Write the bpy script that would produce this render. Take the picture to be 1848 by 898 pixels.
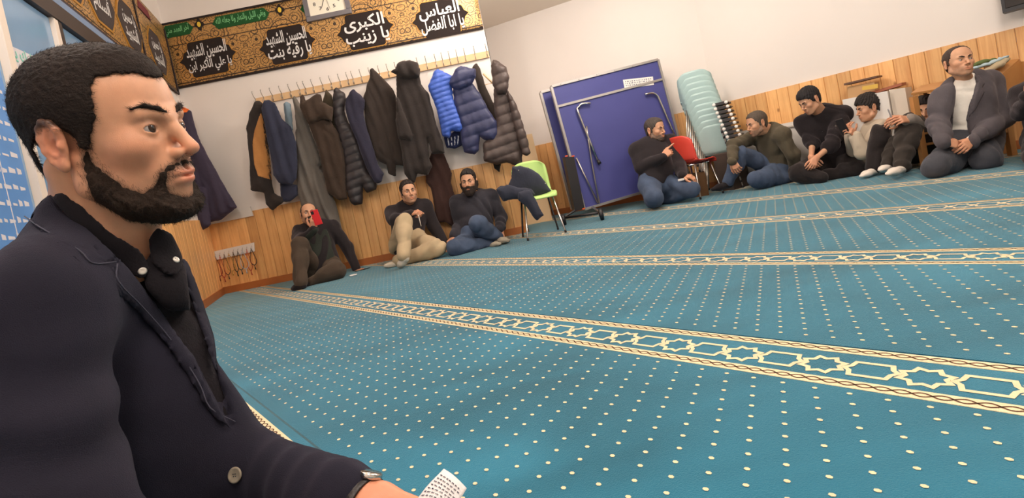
import bpy, bmesh, math, random
import numpy as np
from mathutils import Vector, Matrix
for o in list(bpy.data.objects): bpy.data.objects.remove(o)
SC = bpy.context.scene
COL = bpy.data.collections.new('room'); SC.collection.children.link(COL)
random.seed(7); RNG = np.random.default_rng(7)

# ------------------------------------------------------------ camera
F, CY, ROLL, PITCH, H = 911.965, 357.952, .20155, .03728, .60
YAW = math.radians(130.549)
fw = np.array([0, math.cos(PITCH), -math.sin(PITCH)]); rt = np.array([1., 0, 0]); dn = -np.array([0, math.sin(PITCH), math.cos(PITCH)])
cr, sr = math.cos(ROLL), math.sin(ROLL)
IX = cr*rt + sr*dn; IY = -sr*rt + cr*dn
CAM = np.array([0, 0, H])
cd = bpy.data.cameras.new('camera'); cam = bpy.data.objects.new('camera', cd); COL.objects.link(cam)
cd.sensor_fit = 'HORIZONTAL'; cd.sensor_width = 36; cd.lens = 36*F/1848; cd.clip_start = .02
cd.shift_y = -(449-CY)/1848
m = Matrix.Identity(4)
for i in range(3):
    m[i][0] = IX[i]; m[i][1] = -IY[i]; m[i][2] = -fw[i]; m[i][3] = CAM[i]
cam.matrix_world = m
SC.camera = cam
# ------------------------------------------------------------ world, lights, exposure
w = bpy.data.worlds.new('world'); SC.world = w; w.use_nodes = True
w.node_tree.nodes['Background'].inputs[0].default_value = (1.0, .86, .72, 1)
w.node_tree.nodes['Background'].inputs[1].default_value = .35
SC.view_settings.view_transform = 'Standard'; SC.view_settings.look = 'None'
SC.view_settings.gamma = 1; SC.view_settings.use_curve_mapping = False
SC.view_settings.exposure = -0.30
def area(name, loc, size, power, col=(1, .88, .74), tgt=None, sy=None):
    l = bpy.data.lights.new(name, 'AREA'); l.shape = 'RECTANGLE'; l.size = size; l.size_y = sy or size
    l.energy = power; l.color = col
    o = bpy.data.objects.new(name, l); COL.objects.link(o); o.location = loc
    d = (Vector(tgt)-Vector(loc)) if tgt else Vector((0, 0, -1))
    o.rotation_euler = d.to_track_quat('-Z', 'Y').to_euler()
    return o
def point_light(loc, power, r=.22, col=(1, .905, .82)):
    l = bpy.data.lights.new('unseen_room_light', 'POINT'); l.energy = power; l.color = col; l.shadow_soft_size = r  # bare point light without a fitting, in place of the unseen ceiling lights
    o = bpy.data.objects.new('unseen_room_light', l); COL.objects.link(o); o.location = loc; return o
point_light((-1.35, 1.5, 2.8), 100)  # added fill from in front, weakens the coats' shadows on the panelling
point_light((1.3, 4.5, 2.45), 105)
point_light((3.0, 2.6, 2.42), 62)
point_light((1.4, .9, 2.45), 84)
point_light((.25, -.4, 2.6), 105)  # unseen fill near the camera, added to brighten the foreground man
point_light((-.1, 4.55, 2.9), 72)
# ------------------------------------------------------------ geometry of the view
def ray(u, v): return fw + IX*(u-924)/F + IY*(v-CY)/F
def at(u, v, Y): r = ray(u, v); return CAM + r*Y/r[1]
def fl(u, v, z=0.): r = ray(u, v); return CAM + r*(z-H)/r[2]
def onw(u, v, W, off=0.):
    p0, d = W; n = np.array([-d[1], d[0]]); r = ray(u, v)
    k = n@p0[:2]
    if off: k = k - off*np.sign(k)
    return CAM + r*k/(n@r[:2])
def unit(v): v = np.array(v, float); return v/np.linalg.norm(v)
def A3(*v): return np.array(v, float)
# ------------------------------------------------------------ materials
MATS = {}
def mat(name, col=(.5, .5, .5), rough=.7, var=.0, vscale=8., bump=0., bscale=80., metal=0., attr=False, sheen=0., sss=0., spec=.5, trans=0., alpha=1., rand=0., emit=0., coat=0.):
    if name in MATS: return MATS[name]
    m = bpy.data.materials.new(name); m.use_nodes = True; MATS[name] = m
    nt = m.node_tree; N = nt.nodes; L = nt.links; b = N['Principled BSDF']
    b.inputs['Roughness'].default_value = rough; b.inputs['Metallic'].default_value = metal
    b.inputs['Specular IOR Level'].default_value = spec
    b.inputs['Base Color'].default_value = (*col, 1)
    if coat: b.inputs['Coat Weight'].default_value = coat
    if sheen: b.inputs['Sheen Weight'].default_value = sheen; b.inputs['Sheen Roughness'].default_value = .5; b.inputs['Sheen Tint'].default_value = (*[min(1, .35+c/max(col)*.65) for c in col], 1)
    if sss: b.inputs['Subsurface Weight'].default_value = sss; b.inputs['Subsurface Radius'].default_value = (1, .35, .2); b.inputs['Subsurface Scale'].default_value = .01
    if trans: b.inputs['Transmission Weight'].default_value = trans
    src = None
    if attr:
        a = N.new('ShaderNodeAttribute'); a.attribute_name = 'Col'; src = a.outputs['Color']
    tc = N.new('ShaderNodeTexCoord')
    if var or rand:
        mx = N.new('ShaderNodeHueSaturation')
        if src: L.new(src, mx.inputs['Color'])
        else: mx.inputs['Color'].default_value = (*col, 1)
        n = N.new('ShaderNodeTexNoise'); n.inputs['Scale'].default_value = vscale; n.inputs['Detail'].default_value = 5
        L.new(tc.outputs['Object'], n.inputs['Vector'])
        mr = N.new('ShaderNodeMapRange'); mr.inputs['From Min'].default_value = .3; mr.inputs['From Max'].default_value = .7
        mr.inputs['To Min'].default_value = 1-var; mr.inputs['To Max'].default_value = 1+var
        L.new(n.outputs['Fac'], mr.inputs['Value']); val = mr.outputs[0]
        if rand:
            oi = N.new('ShaderNodeObjectInfo'); m2 = N.new('ShaderNodeMapRange'); m2.inputs['To Min'].default_value = 1-rand; m2.inputs['To Max'].default_value = 1+rand
            L.new(oi.outputs['Random'], m2.inputs['Value']); mm = N.new('ShaderNodeMath'); mm.operation = 'MULTIPLY'
            L.new(val, mm.inputs[0]); L.new(m2.outputs[0], mm.inputs[1]); val = mm.outputs[0]
        L.new(val, mx.inputs['Value']); src = mx.outputs['Color']
    if src: L.new(src, b.inputs['Base Color'])
    if bump:
        n = N.new('ShaderNodeTexNoise'); n.inputs['Scale'].default_value = bscale; n.inputs['Detail'].default_value = 4
        L.new(tc.outputs['Object'], n.inputs['Vector'])
        bp = N.new('ShaderNodeBump'); bp.inputs['Strength'].default_value = bump; bp.inputs['Distance'].default_value = .01
        L.new(n.outputs['Fac'], bp.inputs['Height']); L.new(bp.outputs[0], b.inputs['Normal'])
    if emit: b.inputs['Emission Color'].default_value = (*col, 1); b.inputs['Emission Strength'].default_value = emit
    return m
def cloth(name, col, var=.12, bump=.25, bscale=60, rough=.92, sheen=.15, vscale=6): return mat(name, col, rough, var, vscale, bump, bscale, sheen=sheen, spec=.2)
# ------------------------------------------------------------ objects
def setp(o, label=None, cat=None, group=None, kind=None):
    if label: o['label'] = label
    if cat: o['category'] = cat
    if group: o['group'] = group
    if kind: o['kind'] = kind
    return o
def empty(name, loc=(0, 0, 0), rot=None):
    o = bpy.data.objects.new(name, None); o.empty_display_size = .05; COL.objects.link(o); o.location = loc
    if rot: o.rotation_euler = rot
    return o
def link(name, me, parent=None, loc=None):
    o = bpy.data.objects.new(name, me); COL.objects.link(o)
    if parent:
        o.parent = parent
        if loc is None: # geometry given in world space
            o.matrix_parent_inverse = Matrix.Identity(4)
            o.location = -Vector(parent.location) if not any(parent.rotation_euler) else (0, 0, 0)
            if parent.parent: o.location = Vector(o.location)-Vector(parent.parent.location) if False else o.location
    if loc is not None: o.location = loc
    return o
def wl(o):  # accumulated location of a chain of unrotated parents
    v = Vector((0, 0, 0))
    while o: v += o.location; o = o.parent
    return v
def mesh(name, V, Fc, material=None, parent=None, smooth=True, col=None, local=False, mi=None, mats=None):
    """V in world coordinates (recentred on the object's origin), Fc list or int array of polygons."""
    V = np.asarray(V, np.float64)
    me = bpy.data.meshes.new(name)
    org = np.array([0., 0, 0])
    if not local:
        org = np.array(wl(parent)) if parent else V.mean(0)*[1, 1, 0]+[0, 0, V[:, 2].min()]
        V = V-org
    if isinstance(Fc, np.ndarray):
        n, k = Fc.shape
        me.vertices.add(len(V)); me.vertices.foreach_set('co', V.astype(np.float32).ravel())
        me.loops.add(n*k); me.loops.foreach_set('vertex_index', Fc.astype(np.int32).ravel())
        me.polygons.add(n); me.polygons.foreach_set('loop_start', np.arange(0, n*k, k, dtype=np.int32)); me.polygons.foreach_set('loop_total', np.full(n, k, np.int32))
    else: me.from_pydata([tuple(v) for v in V], [], [tuple(f) for f in Fc])
    me.update(calc_edges=True); me.validate()
    me.polygons.foreach_set('use_smooth', [bool(smooth)]*len(me.polygons))
    if col is not None:
        a = me.color_attributes.new('Col', 'FLOAT_COLOR', 'POINT')
        c4 = np.ones((len(V), 4), np.float32); c4[:, :3] = col; a.data.foreach_set('color', c4.ravel())
    for mm in (mats or ([material] if material else [])): me.materials.append(mm)
    if mi is not None: me.polygons.foreach_set('material_index', np.asarray(mi, np.int32))
    o = bpy.data.objects.new(name, me); COL.objects.link(o)
    if parent: o.parent = parent
    elif not local: o.location = org
    return o
class MB:
    """collects simple shapes into one mesh"""
    def __init__(s): s.V = []; s.F = []; s.M = []; s.m = 0
    def add(s, V, Fc):
        b = len(s.V); s.V += [tuple(v) for v in V]; s.F += [tuple(b+i for i in f) for f in Fc]; s.M += [s.m]*len(Fc); return s
    def hexa(s, b, t):  # b: 4 base corners, t: 4 top corners
        return s.add(list(b)+list(t), [(3, 2, 1, 0), (4, 5, 6, 7), (0, 1, 5, 4), (1, 2, 6, 5), (2, 3, 7, 6), (3, 0, 4, 7)])
    def quad(s, P, th, n=None, bev=0.):
        P = [np.array(p, float) for p in P]
        if n is None: n = np.cross(P[1]-P[0], P[3]-P[0])
        n = unit(n)*th
        if not bev: return s.hexa(P, [p+n for p in P])
        c = sum(P)/4; Q = [p+n for p in P]; ins = [q-unit(q-(c+n))*bev for q in Q]; mid = [p+n*(1-min(.9, bev/abs(th))) for p in P]
        V = P+mid+ins
        Fc = [(3, 2, 1, 0), (8, 9, 10, 11)]
        for i in range(4):
            j = (i+1) % 4; Fc += [(i, j, 4+j, 4+i), (4+i, 4+j, 8+j, 8+i)]
        return s.add(V, Fc)
    def box(s, c, sz, R=None):
        c = np.array(c, float); h = np.array(sz, float)/2; R = np.eye(3) if R is None else np.asarray(R)
        P = [c+R@(h*np.array(k)) for k in ((-1, -1, -1), (1, -1, -1), (1, 1, -1), (-1, 1, -1), (-1, -1, 1), (1, -1, 1), (1, 1, 1), (-1, 1, 1))]
        return s.hexa(P[:4], P[4:])
    def tube(s, pts, r, n=8, caps=True):
        pts = [np.array(p, float) for p in pts]; rs = r if hasattr(r, '__len__') else [r]*len(pts)
        V = []; Fc = []; prev = None
        for i, p in enumerate(pts):
            d = unit(pts[min(i+1, len(pts)-1)]-pts[max(i-1, 0)])
            if prev is None: a = np.array([0, 0, 1.]) if abs(d[2]) < .9 else np.array([1., 0, 0])
            else: a = prev
            x = unit(np.cross(d, a)); y = np.cross(x, d); prev = y
            y2 = y
            for k in range(n):
                t = 2*math.pi*k/n; V.append(p+rs[i]*(x*math.cos(t)+y2*math.sin(t)))
        for i in range(len(pts)-1):
            for k in range(n):
                a = i*n+k; b = i*n+(k+1) % n; Fc.append((a, b, b+n, a+n))
        if caps: Fc += [tuple(range(n-1, -1, -1)), tuple(range((len(pts)-1)*n, len(pts)*n))]
        return s.add(V, Fc)
    def lathe(s, c, ax, prof, n=20):
        ax = unit(ax); x = unit(np.cross(ax, [0, 0, 1.] if abs(ax[2]) < .9 else [1., 0, 0])); y = np.cross(ax, x)
        V = []; Fc = []
        for (r, z) in prof:
            for k in range(n):
                t = 2*math.pi*k/n; V.append(np.array(c)+ax*z+r*(x*math.cos(t)+y*math.sin(t)))
        for i in range(len(prof)-1):
            for k in range(n):
                a = i*n+k; b = i*n+(k+1) % n; Fc.append((a, b, b+n, a+n))
        Fc += [tuple(range(n-1, -1, -1)), tuple(range((len(prof)-1)*n, len(prof)*n))]
        return s.add(V, Fc)
    def build(s, name, material, parent=None, smooth=False, mats=None, local=False):
        o = mesh(name, s.V, s.F, material, parent, smooth, mats=mats, mi=s.M if mats else None, local=local)
        if smooth == 'auto': pass
        return o
def spline(pts, n=6):
    """Catmull-Rom through the points"""
    P = [np.array(p, float) for p in pts]; P = [2*P[0]-P[1]]+P+[2*P[-1]-P[-2]]; out = []
    for i in range(1, len(P)-2):
        for k in range(n):
            t = k/n; out.append(.5*((2*P[i])+(-P[i-1]+P[i+1])*t+(2*P[i-1]-5*P[i]+4*P[i+1]-P[i+2])*t*t+(-P[i-1]+3*P[i]-3*P[i+1]+P[i+2])*t**3))
    out.append(P[-2]); return out
# ------------------------------------------------------------ distance fields
def smin(a, b, k):
    h = np.maximum(k-np.abs(a-b), 0)/k
    return np.minimum(a, b)-h*h*k*.25
def poly_sdf(x, y, P):
    """signed distance to polygon P, negative inside (arrays broadcast)"""
    x, y = np.broadcast_arrays(x, y); d = np.full(x.shape, 1e9); s = np.ones(x.shape)
    n = len(P)
    for i in range(n):
        ax, ay = P[i]; bx, by = P[i-1]; ex, ey = bx-ax, by-ay; wx, wy = x-ax, y-ay
        t = np.clip((wx*ex+wy*ey)/(ex*ex+ey*ey), 0, 1); d = np.minimum(d, (wx-ex*t)**2+(wy-ey*t)**2)
        c1 = y >= ay; c2 = y < by; c3 = ex*wy > ey*wx
        s = np.where((c1 & c2 & c3) | (~c1 & ~c2 & ~c3), -s, s)
    return s*np.sqrt(d)
class Fd:
    def __init__(s, lo, hi, h, far=.25):
        s.lo = np.array(lo, float); s.h = h; s.n = np.maximum(np.ceil((np.array(hi)-s.lo)/h).astype(int)+1, 4)
        s.ax = [s.lo[i]+h*np.arange(s.n[i]) for i in range(3)]
        s.D = np.full(s.n, far, np.float32)
    def sl(s, lo, hi):
        a = np.clip(np.floor((np.array(lo)-s.lo)/s.h).astype(int), 0, s.n); b = np.clip(np.ceil((np.array(hi)-s.lo)/s.h).astype(int)+1, 0, s.n)
        if np.any(b <= a): return None
        return tuple(slice(i, j) for i, j in zip(a, b))
    def xyz(s, sl=None):
        sl = sl or (slice(None),)*3
        return s.ax[0][sl[0]][:, None, None].astype(np.float32), s.ax[1][sl[1]][None, :, None].astype(np.float32), s.ax[2][sl[2]][None, None, :].astype(np.float32)
    def _put(s, sl, d, k, op):
        D = s.D[sl]
        if op == 'u': s.D[sl] = smin(D, d, max(k, 1e-5))
        else: s.D[sl] = -smin(-D, d, max(k, 1e-5))      # cut away
    def cone(s, a, b, ra, rb, k=.02, op='u', sq=None):
        """tapered capsule; sq=(axis vector, factor) flattens it along that axis"""
        a = np.array(a, float); b = np.array(b, float); R = max(ra, rb)*1.3+k+.03
        sl = s.sl(np.minimum(a, b)-R, np.maximum(a, b)+R)
        if sl is None: return s
        x, y, z = s.xyz(sl); ab = b-a; L = ab@ab+1e-12
        px, py, pz = x-a[0], y-a[1], z-a[2]
        t = np.clip((px*ab[0]+py*ab[1]+pz*ab[2])/L, 0, 1)
        qx, qy, qz = px-t*ab[0], py-t*ab[1], pz-t*ab[2]
        d2 = qx*qx+qy*qy+qz*qz
        if sq is not None:
            n, f = unit(sq[0]), sq[1]; c = qx*n[0]+qy*n[1]+qz*n[2]; d2 = d2+c*c*(1/(f*f)-1)
        d = np.sqrt(d2)-(ra+(rb-ra)*t)
        if sq is not None: d = d*(.5+.5*sq[1])
        s._put(sl, d, k, op); return s
    def ell(s, c, r, R=None, k=.02, op='u'):
        c = np.array(c, float); r = np.array(r, float); R = np.eye(3) if R is None else np.asarray(R)
        e = np.sqrt(((R*r)**2).sum(1))+k+.03
        sl = s.sl(c-e, c+e)
        if sl is None: return s
        x, y, z = s.xyz(sl); p = [x-c[0], y-c[1], z-c[2]]
        q = [(p[0]*R[0][i]+p[1]*R[1][i]+p[2]*R[2][i]) for i in range(3)]
        k0 = np.sqrt(sum((q[i]/r[i])**2 for i in range(3))); k1 = np.sqrt(sum((q[i]/(r[i]**2))**2 for i in range(3)))+1e-9
        s._put(sl, k0*(k0-1)/k1, k, op); return s
    def rbox(s, c, hs, rad, R=None, k=.01, op='u'):
        c = np.array(c, float); R = np.eye(3) if R is None else np.asarray(R); hs = np.array(hs, float)
        e = np.sqrt(((R*hs)**2).sum(1))+rad+k+.03; sl = s.sl(c-e, c+e)
        if sl is None: return s
        x, y, z = s.xyz(sl); p = [x-c[0], y-c[1], z-c[2]]
        q = [np.abs(p[0]*R[0][i]+p[1]*R[1][i]+p[2]*R[2][i])-(hs[i]-rad) for i in range(3)]
        d = np.sqrt(sum(np.maximum(v, 0)**2 for v in q))+np.minimum(np.maximum(q[0], np.maximum(q[1], q[2])), 0)-rad
        s._put(sl, d, k, op); return s
    def nets(s, warp=None):
        D = s.D; n = np.array(D.shape); In = D < 0
        act = np.zeros(n-1, np.int8)
        for i in (0, 1):
            for j in (0, 1):
                for k in (0, 1): act += In[i:n[0]-1+i, j:n[1]-1+j, k:n[2]-1+k]
        idx = np.argwhere((act > 0) & (act < 8))
        if len(idx) == 0: return np.zeros((0, 3)), np.zeros((0, 4), int)
        P = np.zeros((len(idx), 3)); C = np.zeros(len(idx))
        cs = [(i, j, k) for i in (0, 1) for j in (0, 1) for k in (0, 1)]
        for a in cs:
            for b in cs:
                if sum(abs(a[q]-b[q]) for q in range(3)) == 1 and a < b:
                    da = D[idx[:, 0]+a[0], idx[:, 1]+a[1], idx[:, 2]+a[2]]; db = D[idx[:, 0]+b[0], idx[:, 1]+b[1], idx[:, 2]+b[2]]
                    m_ = (da < 0) != (db < 0); t = np.where(m_, da/np.where(m_, da-db, 1), 0)[:, None]
                    P += m_[:, None]*(np.array(a)+t*(np.array(b)-np.array(a))); C += m_
        V = s.lo+s.h*(idx+P/C[:, None])
        num = -np.ones(n-1, np.int64); num[idx[:, 0], idx[:, 1], idx[:, 2]] = np.arange(len(idx))
        Q = []
        for ax in range(3):
            u, v = (ax+1) % 3, (ax+2) % 3
            sa = [slice(0, n[q]) for q in range(3)]; sb = list(sa); sa[ax] = slice(0, n[ax]-1); sb[ax] = slice(1, n[ax])
            A_, B_ = In[tuple(sa)], In[tuple(sb)]
            for flip in (0, 1):
                e = np.argwhere((A_ & ~B_) if flip == 0 else (~A_ & B_))
                e = e[(e[:, u] > 0) & (e[:, v] > 0) & (e[:, u] < n[u]-1) & (e[:, v] < n[v]-1)]
                if len(e) == 0: continue
                def g(du, dv):
                    c = e.copy(); c[:, u] += du; c[:, v] += dv; return num[c[:, 0], c[:, 1], c[:, 2]]
                q = [g(-1, -1), g(0, -1), g(0, 0), g(-1, 0)]
                if flip: q = q[::-1]
                Q.append(np.stack(q, 1))
        Q = np.concatenate(Q); Q = Q[(Q >= 0).all(1)]
        return V, Q
    def val(s, V):
        i = (V-s.lo)/s.h; i0 = np.clip(np.floor(i).astype(int), 0, s.n-2); f = i-i0; out = 0
        for a in (0, 1):
            for b in (0, 1):
                for c in (0, 1):
                    out = out+s.D[i0[:, 0]+a, i0[:, 1]+b, i0[:, 2]+c]*(f[:, 0] if a else 1-f[:, 0])*(f[:, 1] if b else 1-f[:, 1])*(f[:, 2] if c else 1-f[:, 2])
        return out
    def normals(s, V):
        e = s.h; g = np.stack([s.val(V+np.eye(3)[i]*e)-s.val(V-np.eye(3)[i]*e) for i in range(3)], 1)
        return g/(np.linalg.norm(g, axis=1, keepdims=True)+1e-9)
def smooth_mesh(V, Q, it=2, lam=.5):
    V = V.copy()
    for _ in range(it):
        a = np.zeros_like(V); c = np.zeros(len(V))
        for i in range(4):
            j = (i+1) % 4
            np.add.at(a, Q[:, i], V[Q[:, j]]); np.add.at(c, Q[:, i], 1)
            np.add.at(a, Q[:, j], V[Q[:, i]]); np.add.at(c, Q[:, j], 1)
        V += lam*(a/np.maximum(c, 1)[:, None]-V)
    return V
def folds(V, amp, scale=30., seed=0, aniso=(1, 1, 1)):
    """wrinkle height for points V"""
    r = np.random.default_rng(seed); p = V*np.array(aniso)*scale
    w1 = np.sin(p@r.normal(size=3)*.45+r.uniform(0, 6)); w2 = np.sin(p@r.normal(size=3)*.45+r.uniform(0, 6))
    o = 0
    for i in range(3):
        k = unit(r.normal(size=3))*(1+.5*i); o = o+(1-np.abs(np.sin(p@k*.5+1.6*w1+1.2*w2+r.uniform(0, 6))))*(.6**i)
    return amp*(o-1.0)
def rgb(r, g, b):
    f = lambda c: (c/255/12.92) if c <= 10 else ((c/255+.055)/1.055)**2.4
    return (f(r), f(g), f(b))
# ============================================================ THE SETTING
WA = A3(-3.32, 5.54, 0); WB = A3(.07, 5.53, 0)
COAT = (WA, unit((WB-WA)[:2])); WIN = (WA, unit((.335, -.942)))
RW = (np.append(PDv := np.array([-math.sin(YAW), math.cos(YAW)]), 0)*-1*-1, None) if False else None
S2 = np.array([math.cos(YAW), math.sin(YAW)]); P2 = np.array([-S2[1], S2[0]])
S3 = np.append(S2, 0); P3 = np.append(P2, 0)
RIGHT = (np.append(P2*-5.96, 0), S2)
WC = onw(1270, 90, RIGHT)*[1, 1, 0]
WD = A3(.10, WC[1]+(WC[0]-.10)*.40, 0)
BACK = (WC, unit((WD-WC)[:2]))
WE = WC-S3*8.6
WF = A3(*(WA[:2]+WIN[1]*9.2), 0)
HW = .83; HR = 0.985; ZC = 3.3; ZR = 2.72
wallpaint = mat('wall_paint', rgb(232, 223, 216), .85, .025, 1.2, .05, 150)
pine = mat('pine_plank', rgb(206, 150, 88), .45, .10, 3, 0, rand=.16)
def pinegrain(m, c1, c2, ax=(14, 14, .7)):
    nt = m.node_tree; N = nt.nodes; L = nt.links; b = N['Principled BSDF']
    tc = N.new('ShaderNodeTexCoord'); mp = N.new('ShaderNodeMapping'); mp.inputs['Scale'].default_value = ax
    oi = N.new('ShaderNodeObjectInfo'); cx = N.new('ShaderNodeVectorMath'); cx.operation = 'ADD'
    cm = N.new('ShaderNodeCombineXYZ'); mu = N.new('ShaderNodeMath'); mu.operation = 'MULTIPLY'; mu.inputs[1].default_value = 37
    L.new(oi.outputs['Random'], mu.inputs[0])
    for k in range(3): L.new(mu.outputs[0], cm.inputs[k])
    L.new(tc.outputs['Object'], cx.inputs[0]); L.new(cm.outputs[0], cx.inputs[1]); L.new(cx.outputs[0], mp.inputs[0])
    n = N.new('ShaderNodeTexNoise'); n.inputs['Scale'].default_value = 2.2; n.inputs['Detail'].default_value = 4; n.inputs['Distortion'].default_value = 1.1; L.new(mp.outputs[0], n.inputs['Vector'])
    rp = N.new('ShaderNodeValToRGB'); rp.color_ramp.elements[0].position = .32; rp.color_ramp.elements[0].color = (*c2, 1); rp.color_ramp.elements[1].position = .62; rp.color_ramp.elements[1].color = (*c1, 1)
    L.new(n.outputs['Fac'], rp.inputs[0])
    # knots
    v = N.new('ShaderNodeTexVoronoi'); v.inputs['Scale'].default_value = 3.4; mp2 = N.new('ShaderNodeMapping'); mp2.inputs['Scale'].default_value = (1.6, 1.6, 1)
    L.new(cx.outputs[0], mp2.inputs[0]); L.new(mp2.outputs[0], v.inputs['Vector'])
    r2 = N.new('ShaderNodeValToRGB'); r2.color_ramp.elements[0].position = .03; r2.color_ramp.elements[0].color = (.35, .2, .12, 1); r2.color_ramp.elements[1].position = .10; r2.color_ramp.elements[1].color = (1, 1, 1, 1)
    L.new(v.outputs['Distance'], r2.inputs[0])
    mx = N.new('ShaderNodeMix'); mx.data_type = 'RGBA'; mx.blend_type = 'MULTIPLY'; mx.inputs[0].default_value = .8
    L.new(rp.outputs[0], mx.inputs[6]); L.new(r2.outputs[0], mx.inputs[7])
    hs = next(q for q in N if q.type == 'HUE_SAT'); L.new(mx.outputs[2], hs.inputs['Color'])
pinegrain(pine, rgb(240, 186, 122), rgb(224, 162, 100))
basewood = mat('red_brown_wood', rgb(176, 104, 54), .5, .1, 5, rand=.05)
def wallslab(name, a, b, z0, z1, inward, material=wallpaint):
    n = np.append(inward, 0)*-.08
    P = [np.append(a[:2], z0), np.append(b[:2], z0), np.append(b[:2], z1), np.append(a[:2], z1)]
    o = MB().quad(P, .08, n).build(name, material); o['kind'] = 'structure'; return o
cen = A3(1.5, 3, 0)
def inw(a, b):
    d = unit((b-a)[:2]); n = np.array([-d[1], d[0]]); return n if n@(cen-a)[:2] > 0 else -n
def wall_planks(wall, a, b, z0, z1, width=.105, t0=None, t1=None):
    d = unit((b-a)[:2]); n = inw(a, b); L = np.linalg.norm((b-a)[:2]); t0 = t0 or 0; t1 = t1 or L
    cnt = int((t1-t0)/width); wd = (t1-t0)/cnt
    hw = wd/2-.0012; th = .014; bv = .004; hz = z1-z0
    V = [(-hw, 0, 0), (hw, 0, 0), (hw, th-bv, 0), (hw-bv, th, 0), (-hw+bv, th, 0), (-hw, th-bv, 0)]
    V2 = V+[(x, y, hz) for x, y, z in V]
    Fc = [(0, 1, 2, 3, 4, 5)[::-1], tuple(range(6, 12))]+[(i, (i+1) % 6, 6+(i+1) % 6, 6+i) for i in range(6)]
    me = None; ang = math.atan2(n[1], n[0])-math.pi/2
    for i in range(cnt):
        c = a[:2]+d*(t0+wd*(i+.5)); loc = A3(c[0], c[1], z0)-np.array(wl(wall))
        if me is None:
            o = mesh('plank', V2, Fc, pine, wall, False, local=True); me = o.data
        else:
            o = bpy.data.objects.new('plank', me); COL.objects.link(o); o.parent = wall
        o.location = loc; o.rotation_euler = (0, 0, ang)
def base(name, a, b, h=.075, wall=None):
    n = np.append(inw(a, b), 0); P = [np.append(a[:2], 0)+n*.014, np.append(b[:2], 0)+n*.014]
    P = [P[0], P[1], P[1]+[0, 0, h], P[0]+[0, 0, h]]
    o = MB().quad(P, .012, n, .004).build(name, basewood); o['kind'] = 'structure'
w1 = wallslab('wall_back_left', WA-np.append(COAT[1], 0)*.08, WB, -.05, ZC+.05, inw(WA, WB))
wall_planks(w1, WA, WB, .0, HW); base('baseboard_back_left', WA, WB)
w2 = wallslab('wall_back', WC, WD, -.05, ZC+.05, inw(WC, WD)); wall_planks(w2, WC, WD, 0, HR); base('baseboard_back', WC, WD)
w3 = wallslab('wall_right', WE, WC, -.05, ZC+.05, inw(WE, WC))
Lr = np.linalg.norm(WE-WC); wall_planks(w3, WE, WC, 0, HR, .115, t0=Lr-5.4, t1=Lr-.02); base('baseboard_right', WE, WC)
w4 = wallslab('wall_return', WB+A3(0, .01, 0), A3(WB[0], WD[1], 0), -.05, ZC+.05, np.array([1., 0])); 
wall_planks(w4, A3(WB[0], WB[1]+.01, 0), A3(WB[0], WD[1], 0), 0, HW+.0)
# fabric covered end post of the panelling
o = MB().quad([WB+A3(-.002, -.016, 0), WB+A3(.03, -.016, 0), WB+A3(.03, -.016, HW), WB+A3(-.002, -.016, HW)], .03, [0, 1, 0], .004).build('trim_1', basewood if False else mat('pine_trim', rgb(200, 140, 82), .5, .1, 6)); o['kind'] = 'structure'
w5 = wallslab('wall_rear', WE, WF, -.05, ZC+.05, inw(WE, WF))
def slab(name, pts, z0, z1, material, kind='structure'):
    n = len(pts); V = [(p[0], p[1], z0) for p in pts]+[(p[0], p[1], z1) for p in pts]
    Fc = [tuple(range(n))[::-1], tuple(range(n, 2*n))]+[(i, (i+1) % n, n+(i+1) % n, n+i) for i in range(n)]
    o = mesh(name, V, Fc, material, None, False); o['kind'] = kind; return o
room_poly = [WA, WF, WE, WC, WD, A3(WB[0], WD[1], 0), WB]
slab('floor', room_poly, -.06, -.012, mat('screed', rgb(120, 100, 80), .9))
slab('ceiling', [WA+A3(-.3, .3, 0), WF+A3(-.3, -.3, 0), A3(WB[0]-.03, WF[1]-.3, 0), A3(WB[0]-.03, 7.4, 0), WA+A3(-.3, 1.8, 0)], ZC, ZC+.05, mat('ceiling_paint', rgb(238, 226, 212), .9))
slab('ceiling_recess', [A3(WB[0]-.03, WF[1]-1.5, 0), WE+A3(.3, -.3, 0), WC+A3(.2, .2, 0), A3(WB[0]-.03, 7.6, 0)], ZR, ZC+.05, MATS['ceiling_paint'])
# ---- window wall: panelled below, window strip above
PWIN = lambda t, z, off=0.: np.append(WA[:2]+WIN[1]*t+inw(WA, WF)*off, z)
Lw = 9.2
zl = 2.15; zs = HW
def wseg(name, t0, t1, z0, z1):
    o = MB().quad([PWIN(t0, z0), PWIN(t1, z0), PWIN(t1, z1), PWIN(t0, z1)], .08, np.append(-inw(WA, WF), 0)).build(name, wallpaint); o['kind'] = 'structure'; return o
wl_ = wseg('wall_left', 0, 1.80, -.05, ZC+.05)
wall_planks(wl_, WA, A3(*PWIN(1.78, 0)), 0, zs, .105); base('baseboard_left', WA, A3(*PWIN(1.8, 0)))
wseg('wall_left_over_window', 1.8, Lw, zl, ZC+.05); wseg('wall_left_near', 6.2, Lw, -.05, zl); wseg('wall_left_sill', 1.8, 6.2, -.05, .12)
dark = mat('dark_window_frame', rgb(58, 46, 42), .45, .05); blu = mat('blue_window_trim', rgb(118, 138, 168), .5, .05)
pale = mat('pale_frame', rgb(222, 206, 192), .5)
glass = mat('blue_glass', rgb(124, 156, 188), .12, .08, 1.2, spec=.6)
win = empty('window_1', PWIN(2, .12)); win['kind'] = 'structure'
nW = np.append(inw(WA, WF), 0)
def bar(name, t0, t1, z0, z1, m_, th=.05, off=0.):
    o = MB().quad([PWIN(t0, z0, off), PWIN(t1, z0, off), PWIN(t1, z1, off), PWIN(t0, z1, off)], th, nW, .006).build(name, m_, win); return o

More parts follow.
